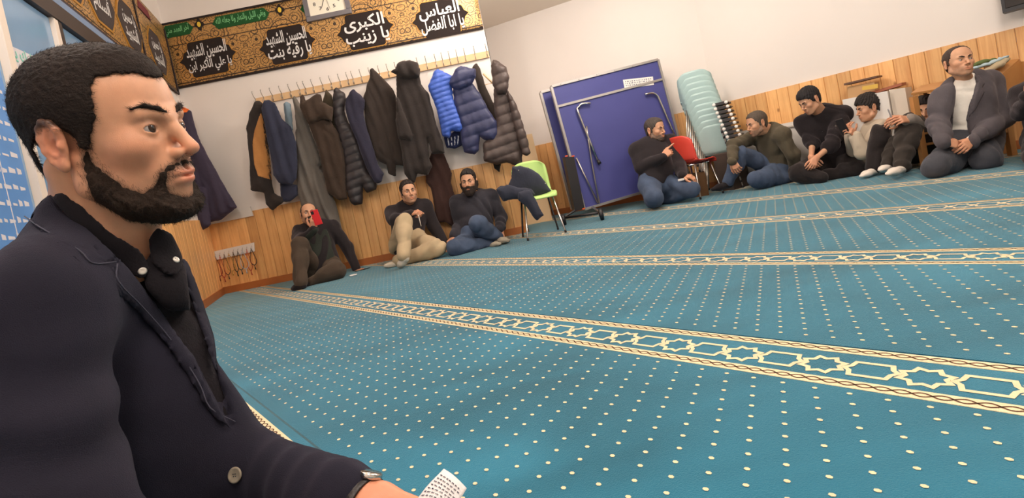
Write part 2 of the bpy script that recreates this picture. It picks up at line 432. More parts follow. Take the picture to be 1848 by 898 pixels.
bar('window_frame', 1.80, 6.2, 2.02, 2.125, dark, .05); bar('window_trim', 1.72, 6.2, 2.125, 2.19, blu, .035)
bar('window_frame', 1.80, 1.88, .12, 2.02, dark, .05); bar('window_frame', 1.88, 6.2, .12, .19, dark, .05)
for t in (4.45, 5.4): bar('window_frame', t, t+.06, .19, 2.02, dark, .05)
bar('window_frame', 2.71, 2.755, .19, 2.02, dark, .045); bar('window_post', 2.755, 2.80, .19, 2.02, pale, .045)
bar('window_post', 3.345, 3.40, .19, 2.02, pale, .055)
for t0, t1 in ((1.88, 2.71), (2.80, 3.345), (3.40, 4.45), (4.51, 5.4), (5.46, 6.2)):
    o = bar('window_pane', t0, t1, .19, 2.02, glass, .012, .01)
def sheet(name, t0, t1, z0, z1, m_, off=.024, th=.002): return MB().quad([PWIN(t0, z0, off), PWIN(t1, z0, off), PWIN(t1, z1, off), PWIN(t0, z1, off)], th, nW)
# carpet: rolled-out runners, each with two cream borders, a star chain between them and rows of dots
teal = mat('teal_carpet', rgb(40, 104, 128), .95, .34, 1.5, .30, 380, sheen=.80, spec=.1)
def teal_pile(m):
    nt = m.node_tree; N = nt.nodes; L = nt.links
    hs = next(q for q in N if q.type == 'HUE_SAT'); n0 = next(q for q in N if q.type == 'TEX_NOISE'); n0.inputs['Detail'].default_value = 3; n0.inputs['Distortion'].default_value = .6
    tc = next(q for q in N if q.type == 'TEX_COORD'); mp = N.new('ShaderNodeMapping'); mp.inputs['Rotation'].default_value = (0, 0, -.5); mp.inputs['Scale'].default_value = (.7, 1.9, 1)
    L.new(tc.outputs['Object'], mp.inputs[0]); L.new(mp.outputs[0], n0.inputs['Vector'])
teal_pile(teal); _b = teal.node_tree.nodes['Principled BSDF']; _b.inputs['Sheen Roughness'].default_value = .38; _b.inputs['Sheen Tint'].default_value = (.62, .9, .95, 1)
cream = mat('cream_carpet_yarn', rgb(236, 214, 176), .95, .05, 40, .4, 400, spec=.1)
brown = mat('brown_carpet_yarn', rgb(96, 70, 56), .95, .05, 40, spec=.1)
def sp(s_, p_, z=0.): return S3*s_+P3*p_+A3(0, 0, z)
def clip(P, n, c):
    out = []
    for i in range(len(P)):
        a, b = P[i-1], P[i]; da, db = a@n-c, b@n-c
        if (da < 0) != (db < 0): out.append(a+(b-a)*(da/(da-db)))
        if db >= 0: out.append(b)
    return out
def region_clip(P):
    P = [p[:2] for p in P]; res = []
    def hp(P, a, b, m=.016):
        n = inw(a, b); return clip(P, n, n@a[:2]+m) if len(P) else P
    q = P
    for a, b in ((WA, WF), (WE, WC), (WE, WF)): q = hp(q, a, b)
    r1 = clip(q, np.array([0, -1.]), -(WB[1]-.016)) if q else []
    if r1: res.append(r1)
    r2 = clip(q, np.array([0, 1.]), WB[1]-.016) if q else []
    r2 = hp(r2, WC, WD); r2 = clip(r2, np.array([1., 0]), WB[0]+.05) if r2 else []
    if len(r2) > 2: res.append(r2)
    return res
def inside(s_, p_):
    q = sp(s_, p_)[:2]
    for a, b in ((WA, WF), (WE, WC), (WE, WF)):
        n = inw(a, b)
        if n@q < n@a[:2]+.03: return False
    if q[1] < WB[1]-.03: return True
    n = inw(WC, WD); return q[0] > WB[0]+.06 and n@q > n@WC[:2]+.03
def prism(mb, P, z0, z1):
    n = len(P); V = [(p[0], p[1], z0) for p in P]+[(p[0], p[1], z1) for p in P]
    return mb.add(V, [tuple(range(n))[::-1], tuple(range(n, 2*n))]+[(i, (i+1) % n, n+(i+1) % n, n+i) for i in range(n)])
LP = 1.753*H; SM0 = -1.429; TZ = .0012
def carpet(i):
    seam = SM0-LP*i; near = seam+LP; sh = .022 if i == -1 else 0
    lab = {-2: 'teal prayer carpet runner nearest the camera, mostly outside the picture', -1: 'teal dotted prayer carpet runner that the man in the foreground sits on', 0: 'wide teal dotted carpet runner in the lower right, with the boldest star band', 1: 'teal carpet runner whose star band starts near the man in beige trousers', 2: 'teal carpet runner whose star band passes in front of the green chair', 3: 'teal carpet runner along which the men on the right kneel', 4: 'teal carpet runner under the table tennis table and the stacked chairs', 5: 'farthest teal carpet runner in the back recess'}[i]
    m = MB()
    for P in region_clip([sp(-9, seam+.003), sp(9, seam+.003), sp(9, near-.003), sp(-9, near-.003)]):
        prism(m, P, -.012, 0)
    if not m.V: return
    root = m.build('carpet_runner', teal); setp(root, lab, 'carpet', 'teal carpet runners laid side by side')
    b = MB(); g = MB(); d = MB(); st = MB()
    for q0, q1 in ((.007+sh, .043+sh), (.191+sh, .228+sh)):
        for P in region_clip([sp(-9, seam+q0), sp(9, seam+q0), sp(9, seam+q1), sp(-9, seam+q1)]): prism(b, P, -.002, TZ)
        c = seam+(q0+q1)/2; T = .0675; A = .0085; wd = .0040 if i < 2 else .0042
        st_ = .0056 if i <= 0 else (.009 if i == 1 else .0135)
        if i >= 3: st_ = .017
        s_ = -4.6 if i < 2 else -5.2
        while s_ < 6.5:
            if inside(s_, c):
                for ph in (0, math.pi):
                    a0 = sp(s_, c+A*math.sin(2*math.pi*s_/T+ph)); a1 = sp(s_+st_*1.04, c+A*math.sin(2*math.pi*(s_+st_*1.04)/T+ph)); n = np.cross(unit(a1-a0), [0, 0, 1])*wd/2
                    b2 = len(g.V); g.V += [tuple(a0-n+[0, 0, TZ+.0006]), tuple(a1-n+[0, 0, TZ+.0006]), tuple(a1+n+[0, 0, TZ+.0006]), tuple(a0+n+[0, 0, TZ+.0006])]; g.F.append((b2+3, b2+2, b2+1, b2)); g.M.append(0)
            s_ += st_
    T = .201; cp = seam+.124+sh; w_ = .0054
    def loop(pts, s0):
        n = len(pts)
        for k in range(n):
            p0, p1, pm, pn = (np.array(pts[(k+j) % n]) for j in (0, 1, -1, 2))
            def off(a, b, c):
                d1, d2 = unit(b-a), unit(c-b); n1 = np.array([-d1[1], d1[0]]); n2 = np.array([-d2[1], d2[0]]); m_ = unit(n1+n2); return m_*w_/max(.45, m_@n1)
            o0, o1 = off(pm, p0, p1), off(p0, p1, pn)
            q = [p0-o0, p1-o1, p1+o1, p0+o0]; b2 = len(st.V)
            for e in q: st.V.append(tuple(sp(s0+e[0], cp+e[1], TZ)))
            st.F.append((b2, b2+1, b2+2, b2+3)); st.M.append(0)
    star = []
    for k in range(8):
        a = math.radians(22.5+45*k); star.append((.049*math.cos(a), .047*math.sin(a))); a += math.radians(22.5); star.append((.0355*math.cos(a), .034*math.sin(a)))
    hexa = [(-.036, -.036), (.036, -.036), (.041, -.013), (.053, 0), (.041, .013), (.036, .036), (-.036, .036), (-.041, .013), (-.053, 0), (-.041, -.013)]
    k = int(-5.2/T)
    while k*T < 6.5:
        for pts, ds in ((star, 0), (hexa, T/2)):
            s0 = .094+k*T+ds
            if inside(s0, cp): loop(pts, s0)
        k += 1
    n = 6
    for j in range(18):
        p_ = seam+.254+sh+.0438*j; base_ = .541+.0172*(-(j)) if True else 0
        # quarter step shift from row to row
        row = .541-.0172*((p_-(-1.175))/.0438)
        k0 = int((-4.6-row)/.0687)
        for k in range(k0, k0+165):
            s_ = row+.0687*k
            if not inside(s_, p_): continue
            if i >= 3 and False: continue
            b2 = len(d.V); r1, r2 = .0062, .0048
            for a in range(n):
                t = math.pi/n+2*math.pi*a/n; d.V.append(tuple(sp(s_+r1*math.cos(t), p_+r2*math.sin(t), TZ)))
            d.F.append(tuple(range(b2, b2+n))); d.M.append(0)
    if not b.V: return
    ob = b.build('border', cream, root); ob['label'] = 'cream border bands with a brown braid'
    if g.V:
        og = g.build('braid', brown, root); og['kind'] = 'stuff'
    if st.V:
        os_ = st.build('star_chain', cream, root); os_['kind'] = 'stuff'
    if d.V:
        od = d.build('dots', cream, root); od['kind'] = 'stuff'
for i in range(-2, 6): carpet(i)

# printed sheets behind the glass
blup = mat('blue_print', rgb(84, 132, 190), .6, .1, 4); palep = mat('pale_print', rgb(206, 200, 204), .7, .04, 6); grnp = mat('green_print', rgb(120, 196, 176), .6)
ps = sheet('printed_poster', 3.43, 4.40, .25, 1.56, blup).build('poster', blup); setp(ps, 'blue poster with rows of small pale writing in the window at far left', 'poster')
rrp = np.random.default_rng(12)
for j in range(17):
    z_ = 1.50-.073*j; mb = MB(); t_ = 3.46
    while t_ < 4.34:
        w__ = rrp.uniform(.02, .05); h__ = rrp.uniform(.012, .03); q = [PWIN(t_, z_, .0262), PWIN(t_+w__, z_+rrp.uniform(-.004, .004), .0262), PWIN(t_+w__, z_+h__, .0262), PWIN(t_, z_+h__*.7, .0262)]
        mb.quad(q, .0006, nW); t_ += w__+.016
    o_ = mb.build('writing_line', palep, ps); o_['kind'] = 'stuff'
for k in range(4):
    t_ = 3.60+.24*k; mb = MB(); mb.quad([PWIN(t_, .27, .0262), PWIN(t_+.006, .27, .0262), PWIN(t_+.006, 1.54, .0262), PWIN(t_, 1.54, .0262)], .0008, nW); mb.build('column_rule', palep, ps)
# ============================================================ BANNERS, CLOCK
def damask():
    m = bpy.data.materials.new('gold_damask'); m.use_nodes = True; nt = m.node_tree; N = nt.nodes; L = nt.links; b = N['Principled BSDF']
    uv = N.new('ShaderNodeUVMap'); uv.uv_map = 'UVMap'
    sx = N.new('ShaderNodeSeparateXYZ'); L.new(uv.outputs[0], sx.inputs[0])
    def M(op, a, b_=None, c=None):
        n = N.new('ShaderNodeMath'); n.operation = op
        for i, v in enumerate((a, b_, c)):
            if v is None: continue
            if isinstance(v, (int, float)): n.inputs[i].default_value = v
            else: L.new(v, n.inputs[i])
        return n.outputs[0]
    X, Y = sx.outputs[0], sx.outputs[1]
    # mirrored repeat with the period of the cartouches
    fx = M('PINGPONG', X, .43)
    cx = N.new('ShaderNodeCombineXYZ'); L.new(fx, cx.inputs[0]); L.new(Y, cx.inputs[1])
    v = N.new('ShaderNodeTexVoronoi'); v.feature = 'F1'; v.inputs['Scale'].default_value = 9; v.inputs['Randomness'].default_value = .7; L.new(cx.outputs[0], v.inputs['Vector'])
    nz = N.new('ShaderNodeTexNoise'); nz.inputs['Scale'].default_value = 26; nz.inputs['Detail'].default_value = 2; nz.inputs['Distortion'].default_value = 2.2; L.new(cx.outputs[0], nz.inputs['Vector'])
    vine = M('ABSOLUTE', M('SUBTRACT', nz.outputs['Fac'], .5))
    # big scroll rings around the point between two cartouches
    dx = M('SUBTRACT', fx, .43); dy = M('SUBTRACT', Y, .36)
    r = M('SQRT', M('ADD', M('MULTIPLY', dx, dx), M('MULTIPLY', dy, dy)))
    ring = M('ABSOLUTE', M('SINE', M('MULTIPLY', r, 62)))
    ringm = M('MULTIPLY', M('LESS_THAN', ring, .26), M('LESS_THAN', r, .17))
    edge = M('LESS_THAN', M('ABSOLUTE', M('SUBTRACT', M('ABSOLUTE', M('SUBTRACT', Y, .33)), .285)), .006)
    edge2 = M('LESS_THAN', M('ABSOLUTE', M('SUBTRACT', Y, .455)), .005)
    dk = M('MAXIMUM', M('MAXIMUM', M('LESS_THAN', M('ABSOLUTE', M('SINE', M('MULTIPLY', v.outputs['Distance'], 15))), .30), M('LESS_THAN', vine, .026)), M('MAXIMUM', ringm, M('MAXIMUM', edge, edge2)))
    mx = N.new('ShaderNodeMix'); mx.data_type = 'RGBA'; mx.inputs[6].default_value = (*rgb(204, 158, 96), 1); mx.inputs[7].default_value = (*rgb(52, 36, 26), 1)
    L.new(dk, mx.inputs[0]); L.new(mx.outputs[2], b.inputs['Base Color'])
    b.inputs['Roughness'].default_value = .42; mt = M('MULTIPLY', M('SUBTRACT', 1, dk), .35); L.new(mt, b.inputs['Metallic'])
    return m
DAM = damask()
blackc = cloth('black_velvet', rgb(42, 34, 32), .05); silver = mat('silver_thread', rgb(222, 218, 216), .5)
greenc = cloth('green_satin', rgb(36, 84, 44), .05); greent = mat('pale_green_thread', rgb(128, 200, 138), .5); gold = mat('gold_braid', rgb(196, 142, 60), .4, metal=.4)
yel = mat('yellow_thread', rgb(226, 190, 60), .5)
FORMS = {'ا': (0xFE8D, 2), 'أ': (0xFE83, 2), 'آ': (0xFE81, 2), 'ب': (0xFE8F, 4), 'ة': (0xFE93, 2), 'ت': (0xFE95, 4), 'ج': (0xFE9D, 4), 'ح': (0xFEA1, 4), 'خ': (0xFEA5, 4), 'د': (0xFEA9, 2), 'ذ': (0xFEAB, 2), 'ر': (0xFEAD, 2), 'ز': (0xFEAF, 2), 'س': (0xFEB1, 4), 'ش': (0xFEB5, 4), 'ص': (0xFEB9, 4), 'ض': (0xFEBD, 4), 'ع': (0xFEC9, 4), 'ف': (0xFED1, 4), 'ق': (0xFED5, 4), 'ك': (0xFED9, 4), 'ل': (0xFEDD, 4), 'م': (0xFEE1, 4), 'ن': (0xFEE5, 4), 'ه': (0xFEE9, 4), 'و': (0xFEED, 2), 'ى': (0xFEEF, 2), 'ي': (0xFEF1, 4)}
def shape_ar(t):
    out = []
    for i, c in enumerate(t):
        if c not in FORMS: out.append(c); continue
        b0, n = FORMS[c]; pj = i > 0 and t[i-1] in FORMS and FORMS[t[i-1]][1] == 4; nj = n == 4 and i+1 < len(t) and t[i+1] in FORMS
        k = 3 if pj and nj and n == 4 else (2 if nj and n == 4 and not pj else (1 if pj else 0))
        out.append(chr(b0+k))
    return ''.join(out[::-1])
def textmesh(t, h_=1., bold=.012, res=2):
    c = bpy.data.curves.new('lettering', 'FONT'); c.body = t; c.align_x = 'CENTER'; c.align_y = 'CENTER'; c.resolution_u = res; c.offset = bold; c.extrude = .01
    o = bpy.data.objects.new('lettering', c); COL.objects.link(o); dg = bpy.context.evaluated_depsgraph_get(); me = bpy.data.meshes.new_from_object(o.evaluated_get(dg))
    V = np.zeros(len(me.vertices)*3, np.float32); me.vertices.foreach_get('co', V); V = V.reshape(-1, 3).astype(float)
    Fc = [tuple(p.vertices) for p in me.polygons]; bpy.data.objects.remove(o)
    return V, Fc
class Flat:
    """a flat frame: x along, y up, z out of the wall; built from two base corners and up"""
    def __init__(s, O, X, Y): s.O = np.array(O, float); s.X = unit(X); s.Y = np.array(Y, float)-s.X*(np.array(Y)@s.X); s.Y = unit(s.Y); s.Z = np.cross(s.X, s.Y)
    def p(s, x, y, z=0.): return s.O+s.X*x+s.Y*y+s.Z*z
    def put(s, V): return s.O+np.outer(V[:, 0], s.X)+np.outer(V[:, 1], s.Y)+np.outer(V[:, 2], s.Z)
    def loc(s, q): d = np.array(q)-s.O; return np.array([d@s.X, d@s.Y, d@s.Z])
    def write(s, name, t, cx, cy, wd, ht, m_, parent, z=.004, ar=True, bold=.012, jit=0):
        V, Fc = textmesh(shape_ar(t) if ar else t, bold=bold)
        lo, hi = V.min(0), V.max(0); k = np.array([wd/(hi[0]-lo[0]), ht/(hi[1]-lo[1]), .2*ht]); V = (V-(lo+hi)/2)*k+[cx, cy, z]
        return mesh(name, s.put(V), Fc, m_, parent, False)
    def poly(s, name, pts, z0, z1, m_, parent):
        n = len(pts); V = [s.p(x, y, z0) for x, y in pts]+[s.p(x, y, z1) for x, y in pts]
        return mesh(name, V, [tuple(range(n))[::-1], tuple(range(n, 2*n))]+[(i, (i+1) % n, n+(i+1) % n, n+i) for i in range(n)], m_, parent, False)
def banner_cloth(name, fr, L_, Hh, label, wav=.004):
    nx, ny = max(8, int(L_*24)), 12; V = []; UV = []
    for j in range(ny+1):
        for i in range(nx+1):
            x, y = L_*i/nx, Hh*j/ny; z = .012+wav*math.sin(x*5.1+y*3)*math.sin(y*4+1.3*x)
            V.append(fr.p(x, y, z)); UV.append((x, y))
    nV = len(V); V += [fr.p(UV[k][0], UV[k][1], .003) for k in range(nV)]; UV += UV
    Fc = [(j*(nx+1)+i, j*(nx+1)+i+1, (j+1)*(nx+1)+i+1, (j+1)*(nx+1)+i) for j in range(ny) for i in range(nx)]
    Fc += [tuple(nV+k for k in f[::-1]) for f in Fc]
    rim = [i for i in range(nx+1)]+[(j*(nx+1)+nx) for j in range(1, ny+1)]+[ny*(nx+1)+i for i in range(nx-1, -1, -1)]+[j*(nx+1) for j in range(ny-1, 0, -1)]
    Fc += [(rim[k], rim[k-1], nV+rim[k-1], nV+rim[k]) for k in range(len(rim))]
    o = mesh(name, V, Fc, DAM, None, True); me = o.data; u = me.uv_layers.new(name='UVMap')
    for lp in me.loops: u.data[lp.index].uv = UV[lp.vertex_index]
    setp(o, label, 'banner'); return o
def cartouche(w_, h_, n=1.0):
    a, b = w_/2, h_/2
    P = [(a, 0), (a*.86, b*.18), (a*.80, b*.46), (a*.64, b*.56), (a*.62, b*.92), (a*.55, b), (0, b)]
    P = [P[0]]+P[1:]; Q = P+[(-x, y) for x, y in P[-2::-1]]; Q = Q+[(x, -y) for x, y in Q[-2:0:-1]]
    return Q
# banner on the coat wall
bl, br, tl = onw(313.5, 157, COAT, .0), onw(874, 60, COAT, .0), onw(283, 38, COAT)
bl[2] = (bl[2]+br[2])/2+.02; fr = Flat(bl+A3(0, -.004, 0), br*[1, 1, 0]+[0, 0, bl[2]-.03]-bl, [0, 0, 1])
Lb = np.linalg.norm(br-bl); Hb = .71
bn = banner_cloth('banner', fr, Lb, Hb, 'long gold damask banner with black lettered cartouches, above the coat rack')
def onfr(u, v, f_):
    r = ray(u, v); t = ((f_.O-CAM)@f_.Z)/(r@f_.Z); return f_.loc(CAM+r*t)
TX = [((377, 104), ('الحسين الشهيد', 'يا علي الأكبر ابن')), ((520, 81), ('الحسين الشهيد', 'يا رقية بنت')), ((660, 55), ('الكبرى', 'يا زينب')), ((795, 33), ('العباس', 'يا ابا الفضل'))]
for (u, v), (t1, t2) in TX:
    c = onfr(u, v, fr); W_, H_ = .62, .38; rim = cartouche(W_+.014, H_+.014)
    o = fr.poly('cartouche_rim', [(c[0]+x, c[1]+y) for x, y in rim], .009, .0185, gold, bn)
    o = fr.poly('cartouche', [(c[0]+x, c[1]+y) for x, y in cartouche(W_, H_)], .010, .0205, blackc, bn)
    fr.write('lettering', t1, c[0]-.0, c[1]+.075, .44, .17, silver, bn, .022, bold=.02); fr.write('lettering', t2, c[0]+.01, c[1]-.075, .47, .17, silver, bn, .0225, bold=.02)
for (u, v), t, wd in (((318, 56), 'آخر العهد مني', .34), ((436, 34), 'وبقي الليل والنهار ولا جعله الله', .62), ((571, 13), 'سلام الله ابدا ما بقيت', .34)):
    c = onfr(u, v, fr); x = c[0]; 
    if u < 330: x = max(x, wd/2+.012)
    hw = wd/2; P = [(x-hw, c[1]), (x-hw+.05, c[1]+.065), (x+hw-.05, c[1]+.065), (x+hw, c[1]), (x+hw-.05, c[1]-.065), (x-hw+.05, c[1]-.065)]
    fr.poly('green_panel', P, .010, .0205, greenc, bn); fr.write('lettering', t, x, c[1], wd-.08, .10, greent, bn, .022, bold=.012)
for (u, v) in ((361, 45), (506, 19)):
    c = onfr(u, v, fr); pts = [(c[0]+.042*math.cos(a)*(1+.25*math.cos(4*a)), c[1]+.055*math.sin(a)*(1+.2*math.cos(4*a))) for a in np.linspace(0, 2*math.pi, 24, endpoint=False)]
    fr.poly('flower_ground', pts, .012, .0195, blackc, bn)
    fr.poly('flower', [(c[0]+.02*math.cos(a), c[1]+.028*math.sin(a)) for a in np.linspace(0, 2*math.pi, 12, endpoint=False)], .012, .022, yel, bn)
fr.poly('hem', [(0, 0), (Lb, 0), (Lb, .022), (0, .022)], .004, .020, blackc, bn); fr.poly('hem', [(0, Hb-.02), (Lb, Hb-.02), (Lb, Hb), (0, Hb)], .004, .0195, blackc, bn)
m_ = MB()
for k in range(2): m_.lathe(fr.p(.02+.0*k, .01, .03), fr.Y, [(.004, 0), (.014, .02), (.018, .08), (.014, .10), (.02, .14), (.017, .30), (.024, .33), (.017, .36), (.019, .52), (.013, .56), (.02, .60), (.012, .68), (.004, .70)], 12)
o = m_.build('gold_edge_roll', gold, bn, True)
# banner over the window
wbl = np.array(PWIN(.03, 2.225)); nn = nW
fr2 = Flat(PWIN(3.9, 2.205, .004), np.append(-WIN[1], 0), [0, 0, 1]); L2 = 3.9-.98; L3 = .98-.06
b2 = banner_cloth('banner', fr2, L2, .71, 'gold damask banner with dark cartouches running above the window')
fr3 = Flat(PWIN(.975, 2.205, .007), np.append(-WIN[1], 0), [0, 0, 1])
b3 = banner_cloth('banner', fr3, L3, .74, 'short gold damask banner piece in the corner, beside the long coat rack banner')
def diam(w_, h_): return [(w_/2, 0), (w_*.36, h_*.3), (w_*.22, h_/2), (-w_*.22, h_/2), (-w_*.36, h_*.3), (-w_/2, 0), (-w_*.36, -h_*.3), (-w_*.22, -h_/2), (w_*.22, -h_/2), (w_*.36, -h_*.3)]
for f_, b_, us in ((fr2, b2, ((126, 6), (182, 31), (233, 61))), (fr3, b3, ((283, 104),))):
    for (u, v) in us:
        c = onfr(u, v, f_); f_.poly('cartouche_rim', [(c[0]+x, .30+y) for x, y in diam(.58, .44)], .010, .0195, gold, b_)
        f_.poly('cartouche', [(c[0]+x, .30+y) for x, y in diam(.54, .40)], .012, .021, blackc, b_)
        f_.write('lettering', 'يا حسين' if u != 182 else 'يا زهراء', c[0], .37, .30, .14, silver, b_, .0225, bold=.02); f_.write('lettering', 'الشهيد' if u != 182 else 'السلام', c[0], .23, .30, .14, silver, b_, .0225, bold=.02)
    f_.poly('red_panel', [((L2 if b_ is b2 else .5)-.42+x, .62+y) for x, y in ((0, 0), (.34, 0), (.30, .08), (.04, .08))], .012, .0195, cloth('dark_red_satin', rgb(112, 48, 50), .05), b_)
    Lx = L2 if b_ is b2 else L3
    f_.poly('hem', [(0, 0), (Lx, 0), (Lx, .02), (0, .02)], .004, .019, blackc, b_); f_.poly('hem', [(Lx-.03, 0), (Lx, 0), (Lx, .7), (Lx-.03, .7)], .004, .0215, blackc, b_)
# clock
ct = onw(586, -9, COAT, .04); fc = Flat(ct, np.append(COAT[1], 0), [0, 0, 1]); ck = empty('wall_clock', ct); setp(ck, 'square wall clock with a grey frame hung over the gold banner', 'clock')
W_, H_ = .245, .245
m_ = MB()
for x0, x1, y0, y1 in ((-W_, W_, -H_, -H_+.05), (-W_, W_, H_-.05, H_), (-W_, -W_+.05, -H_+.05, H_-.05), (W_-.05, W_, -H_+.05, H_-.05)): m_.quad([fc.p(x0, y0, -.03), fc.p(x1, y0, -.03), fc.p(x1, y1, -.03), fc.p(x0, y1, -.03)], .045, fc.Z, .006)
m_.build('clock_frame', mat('grey_clock_frame', rgb(112, 108, 112), .3, .05), ck)
MB().quad([fc.p(-.197, -.197, -.028), fc.p(.197, -.197, -.028), fc.p(.197, .197, -.028), fc.p(-.197, .197, -.028)], .03, fc.Z).build('clock_face', mat('clock_face', rgb(232, 224, 206), .5), ck)
ink = mat('black_ink', rgb(40, 36, 40), .6)
for k in range(12):
    a = math.radians(90-30*(k+1)); fc.write('numeral', str(k+1), .15*math.cos(a), .15*math.sin(a), .028 if k < 9 else .04, .038, ink, ck, .003, ar=False)
def hand(a, L_, w_): 
    a = math.radians(a); d = np.array([math.cos(a), math.sin(a)]); n = np.array([-d[1], d[0]])*w_
    fc.poly('clock_hand', [tuple(-d*.02-n), tuple(d*L_-n*.4), tuple(d*L_+n*.4), tuple(-d*.02+n)], .004, .007, ink, ck)
hand(50, .10, .006); hand(-115, .15, .004); hand(-80, .16, .0015)
# ============================================================ COAT RACK
rk = empty('coat_rack', onw(670, 148, COAT)); setp(rk, 'long wooden wall rack with a row of wire hooks under the gold banner', 'coat rack')
rw = mat('light_rack_wood', rgb(222, 184, 138), .5, .06, 8)
zr = .5*(onw(462, 176, COAT)[2]+onw(884, 106, COAT)[2])
xa, xb = onw(462, 176, COAT)[0], onw(884, 106, COAT)[0]
def CW(x, z, off=0.): q = WA+(WB-WA)*((x-WA[0])/(WB[0]-WA[0])); return A3(q[0], q[1]-off, z)
MB().quad([CW(xa, zr-.035, .0), CW(xb, zr-.035, .0), CW(xb, zr+.035, .0), CW(xa, zr+.035, .0)], .022, [0, -1, 0], .004).build('board', rw, rk)
steel = mat('steel', rgb(176, 168, 160), .3, metal=.9); chrome = mat('chrome', rgb(214, 208, 202), .18, metal=1.)
hxs = [98, 145, 195, 247, 297, 348, 380, 425, 477, 525, 575, 620, 648, 695, 745, 797, 845, 890, 950, 1013, 1060, 1112, 1150, 1190, 1232, 1275, 1330, 1395]
hook_me = None
for k, hx in enumerate(hxs):
    x = xa+(xb-xa)*(hx-98)/(1405-98); P0 = CW(x, zr, .022)
    if hook_me is None:
        mb = MB(); mb.tube(spline([(0, 0, .03), (0, -.025, .045), (0, -.05, .085), (0, -.045, .10)], 3), .0035, 6); mb.tube(spline([(0, 0, -.02), (0, -.03, -.03), (0, -.04, -.015), (0, -.042, .005)], 3), .0035, 6); mb.tube([(0, -.003, -.03), (0, -.003, .035)], .004, 6)
        mb.lathe((0, -.045, .10), (0, 0, 1), [(.001, -.006), (.006, -.003), (.006, .003), (.001, .006)], 8)
        o = mb.build('hook', steel, rk, True, local=True); hook_me = o.data
    else: o = bpy.data.objects.new('hook', hook_me); COL.objects.link(o); o.parent = rk
    o.location = P0-np.array(wl(rk))
# ============================================================ GARMENTS
def K(*xy): return [(430+x/3.096, 90+y/3.096) for x, y in xy]
def hang(name, label, panels, m_, Y0=5.36, T=.05, amp=.012, seed=1, quilt=0., h=.0095, group='clothes hanging on the wall rack', cat='coat', vfold=.010, vf=36., lean=.14):
    """panels: outlines of the cloth (body, hood, sleeves), each padded out to real thickness and hung in front of the wall"""
    PP = []
    for pn in panels:
        Y, t, pl = pn if isinstance(pn, tuple) else (Y0, T, pn)
        PP.append((Y, t, [at(u, v, Y)[[0, 2]] for u, v in pl]))
    A = np.concatenate([np.array(q) for _, _, q in PP]); ys = [y for y, _, _ in PP]; ts = max(t for _, t, _ in PP)
    fd = Fd((A[:, 0].min()-.03, min(ys)-ts-.03, A[:, 1].min()-.03), (A[:, 0].max()+.03, max(ys)+ts+.03, A[:, 1].max()+.03), h)
    x, y, z = fd.xyz()
    for Y, t, pl in PP:
        d2 = poly_sdf(x[:, :, :]+0*z, z+0*x, pl).astype(np.float32)
        th = t*np.sqrt(1-np.exp(np.minimum(d2, 0)/.035)); ay = np.abs(y-Y)
        d = np.where(d2 < 0, ay-th, np.sqrt(np.maximum(d2, 0)**2+ay**2)).astype(np.float32)
        fd.D = smin(fd.D, d, .012)
    r = np.random.default_rng(seed); ph = r.uniform(0, 6, 4)
    if quilt: fd.D = fd.D-(.012*(np.abs(np.cos(math.pi*(z-lean*x)/quilt))**.6-.6)).astype(np.float32)
    xl = x-lean*z*-1.0
    w_ = np.sin(xl*vf+1.4*np.sin(z*3.1+ph[0])+ph[1])*.6+np.sin(xl*vf*1.9+1.7*np.sin(z*4.3+ph[2])+ph[3])*.4
    edge = np.clip(-fd.D/.02, 0, 1) if False else 1
    front = (y < np.mean(ys)).astype(np.float32)
    fd.D = fd.D+(vfold*w_*(.35 if quilt else 1)*front).astype(np.float32)
    V, Q = fd.nets(); n = fd.normals(V); V = V-n*folds(V, amp*.35, 26, seed, (1, 1, .6))[:, None]; V[:, 1] = np.minimum(V[:, 1], 5.53-.012)
    o = mesh(name, V, Q, m_); setp(o, label, cat, group)
    return o, fd
def patch(parent, fd, name, poly_px, m_, off=.006, th=.01, Y=None, inner=None, side=1, relax=1):
    """a piece lying on the garment's surface: the shell within an outline"""
    x, y, z = fd.xyz(); X, Y_, Z = np.broadcast_arrays(x-CAM[0], y-CAM[1], z-CAM[2])
    wz = X*fw[0]+Y_*fw[1]+Z*fw[2]; wz = np.maximum(wz, .02); u = 924+F*(X*IX[0]+Y_*IX[1]+Z*IX[2])/wz; v = CY+F*(X*IY[0]+Y_*IY[1]+Z*IY[2])/wz
    pd = poly_sdf(u, v, poly_px)*wz/F
    D = np.maximum(np.maximum(fd.D-off, -(fd.D-off+th)), pd)
    f2 = Fd(fd.lo, fd.lo+fd.h, fd.h); f2.n = fd.n; f2.ax = fd.ax; f2.D = D.astype(np.float32); f2.lo = fd.lo
    V, Q = f2.nets()
    if len(V) == 0: return None
    if inner is not None:
        g = fd.normals(V); keep = (g@np.array(inner)) > .0; kf = keep[Q].all(1); Q = Q[kf]; used = np.unique(Q); mp = -np.ones(len(V), int); mp[used] = np.arange(len(used)); V = V[used]; Q = mp[Q]
        if len(Q) == 0: return None
    V = smooth_mesh(V, Q, relax)
    return mesh(name, V, Q, m_, parent)
Y1 = 5.36
blk = cloth('black_wool', rgb(50, 44, 42), .15); navy = cloth('navy_wool', rgb(50, 52, 68), .15); greyc = cloth('grey_cloth', rgb(104, 98, 92), .12)
dbrn = cloth('dark_brown_cloth', rgb(62, 50, 42), .12); pufn = mat('navy_nylon', rgb(44, 48, 84), .5, .12, 6, .2, 50, sheen=.1); pufb = mat('blue_nylon', rgb(62, 96, 188), .5, .1, 6, .2, 50, sheen=.1)
pufk = mat('black_nylon', rgb(52, 46, 48), .5, .15, 6, .2, 50); pufr = mat('brown_nylon', rgb(74, 60, 56), .5, .15, 6, .2, 50); tan = cloth('tan_lining', rgb(178, 124, 72), .15); oliv = cloth('olive_cloth', rgb(70, 62, 50), .12)
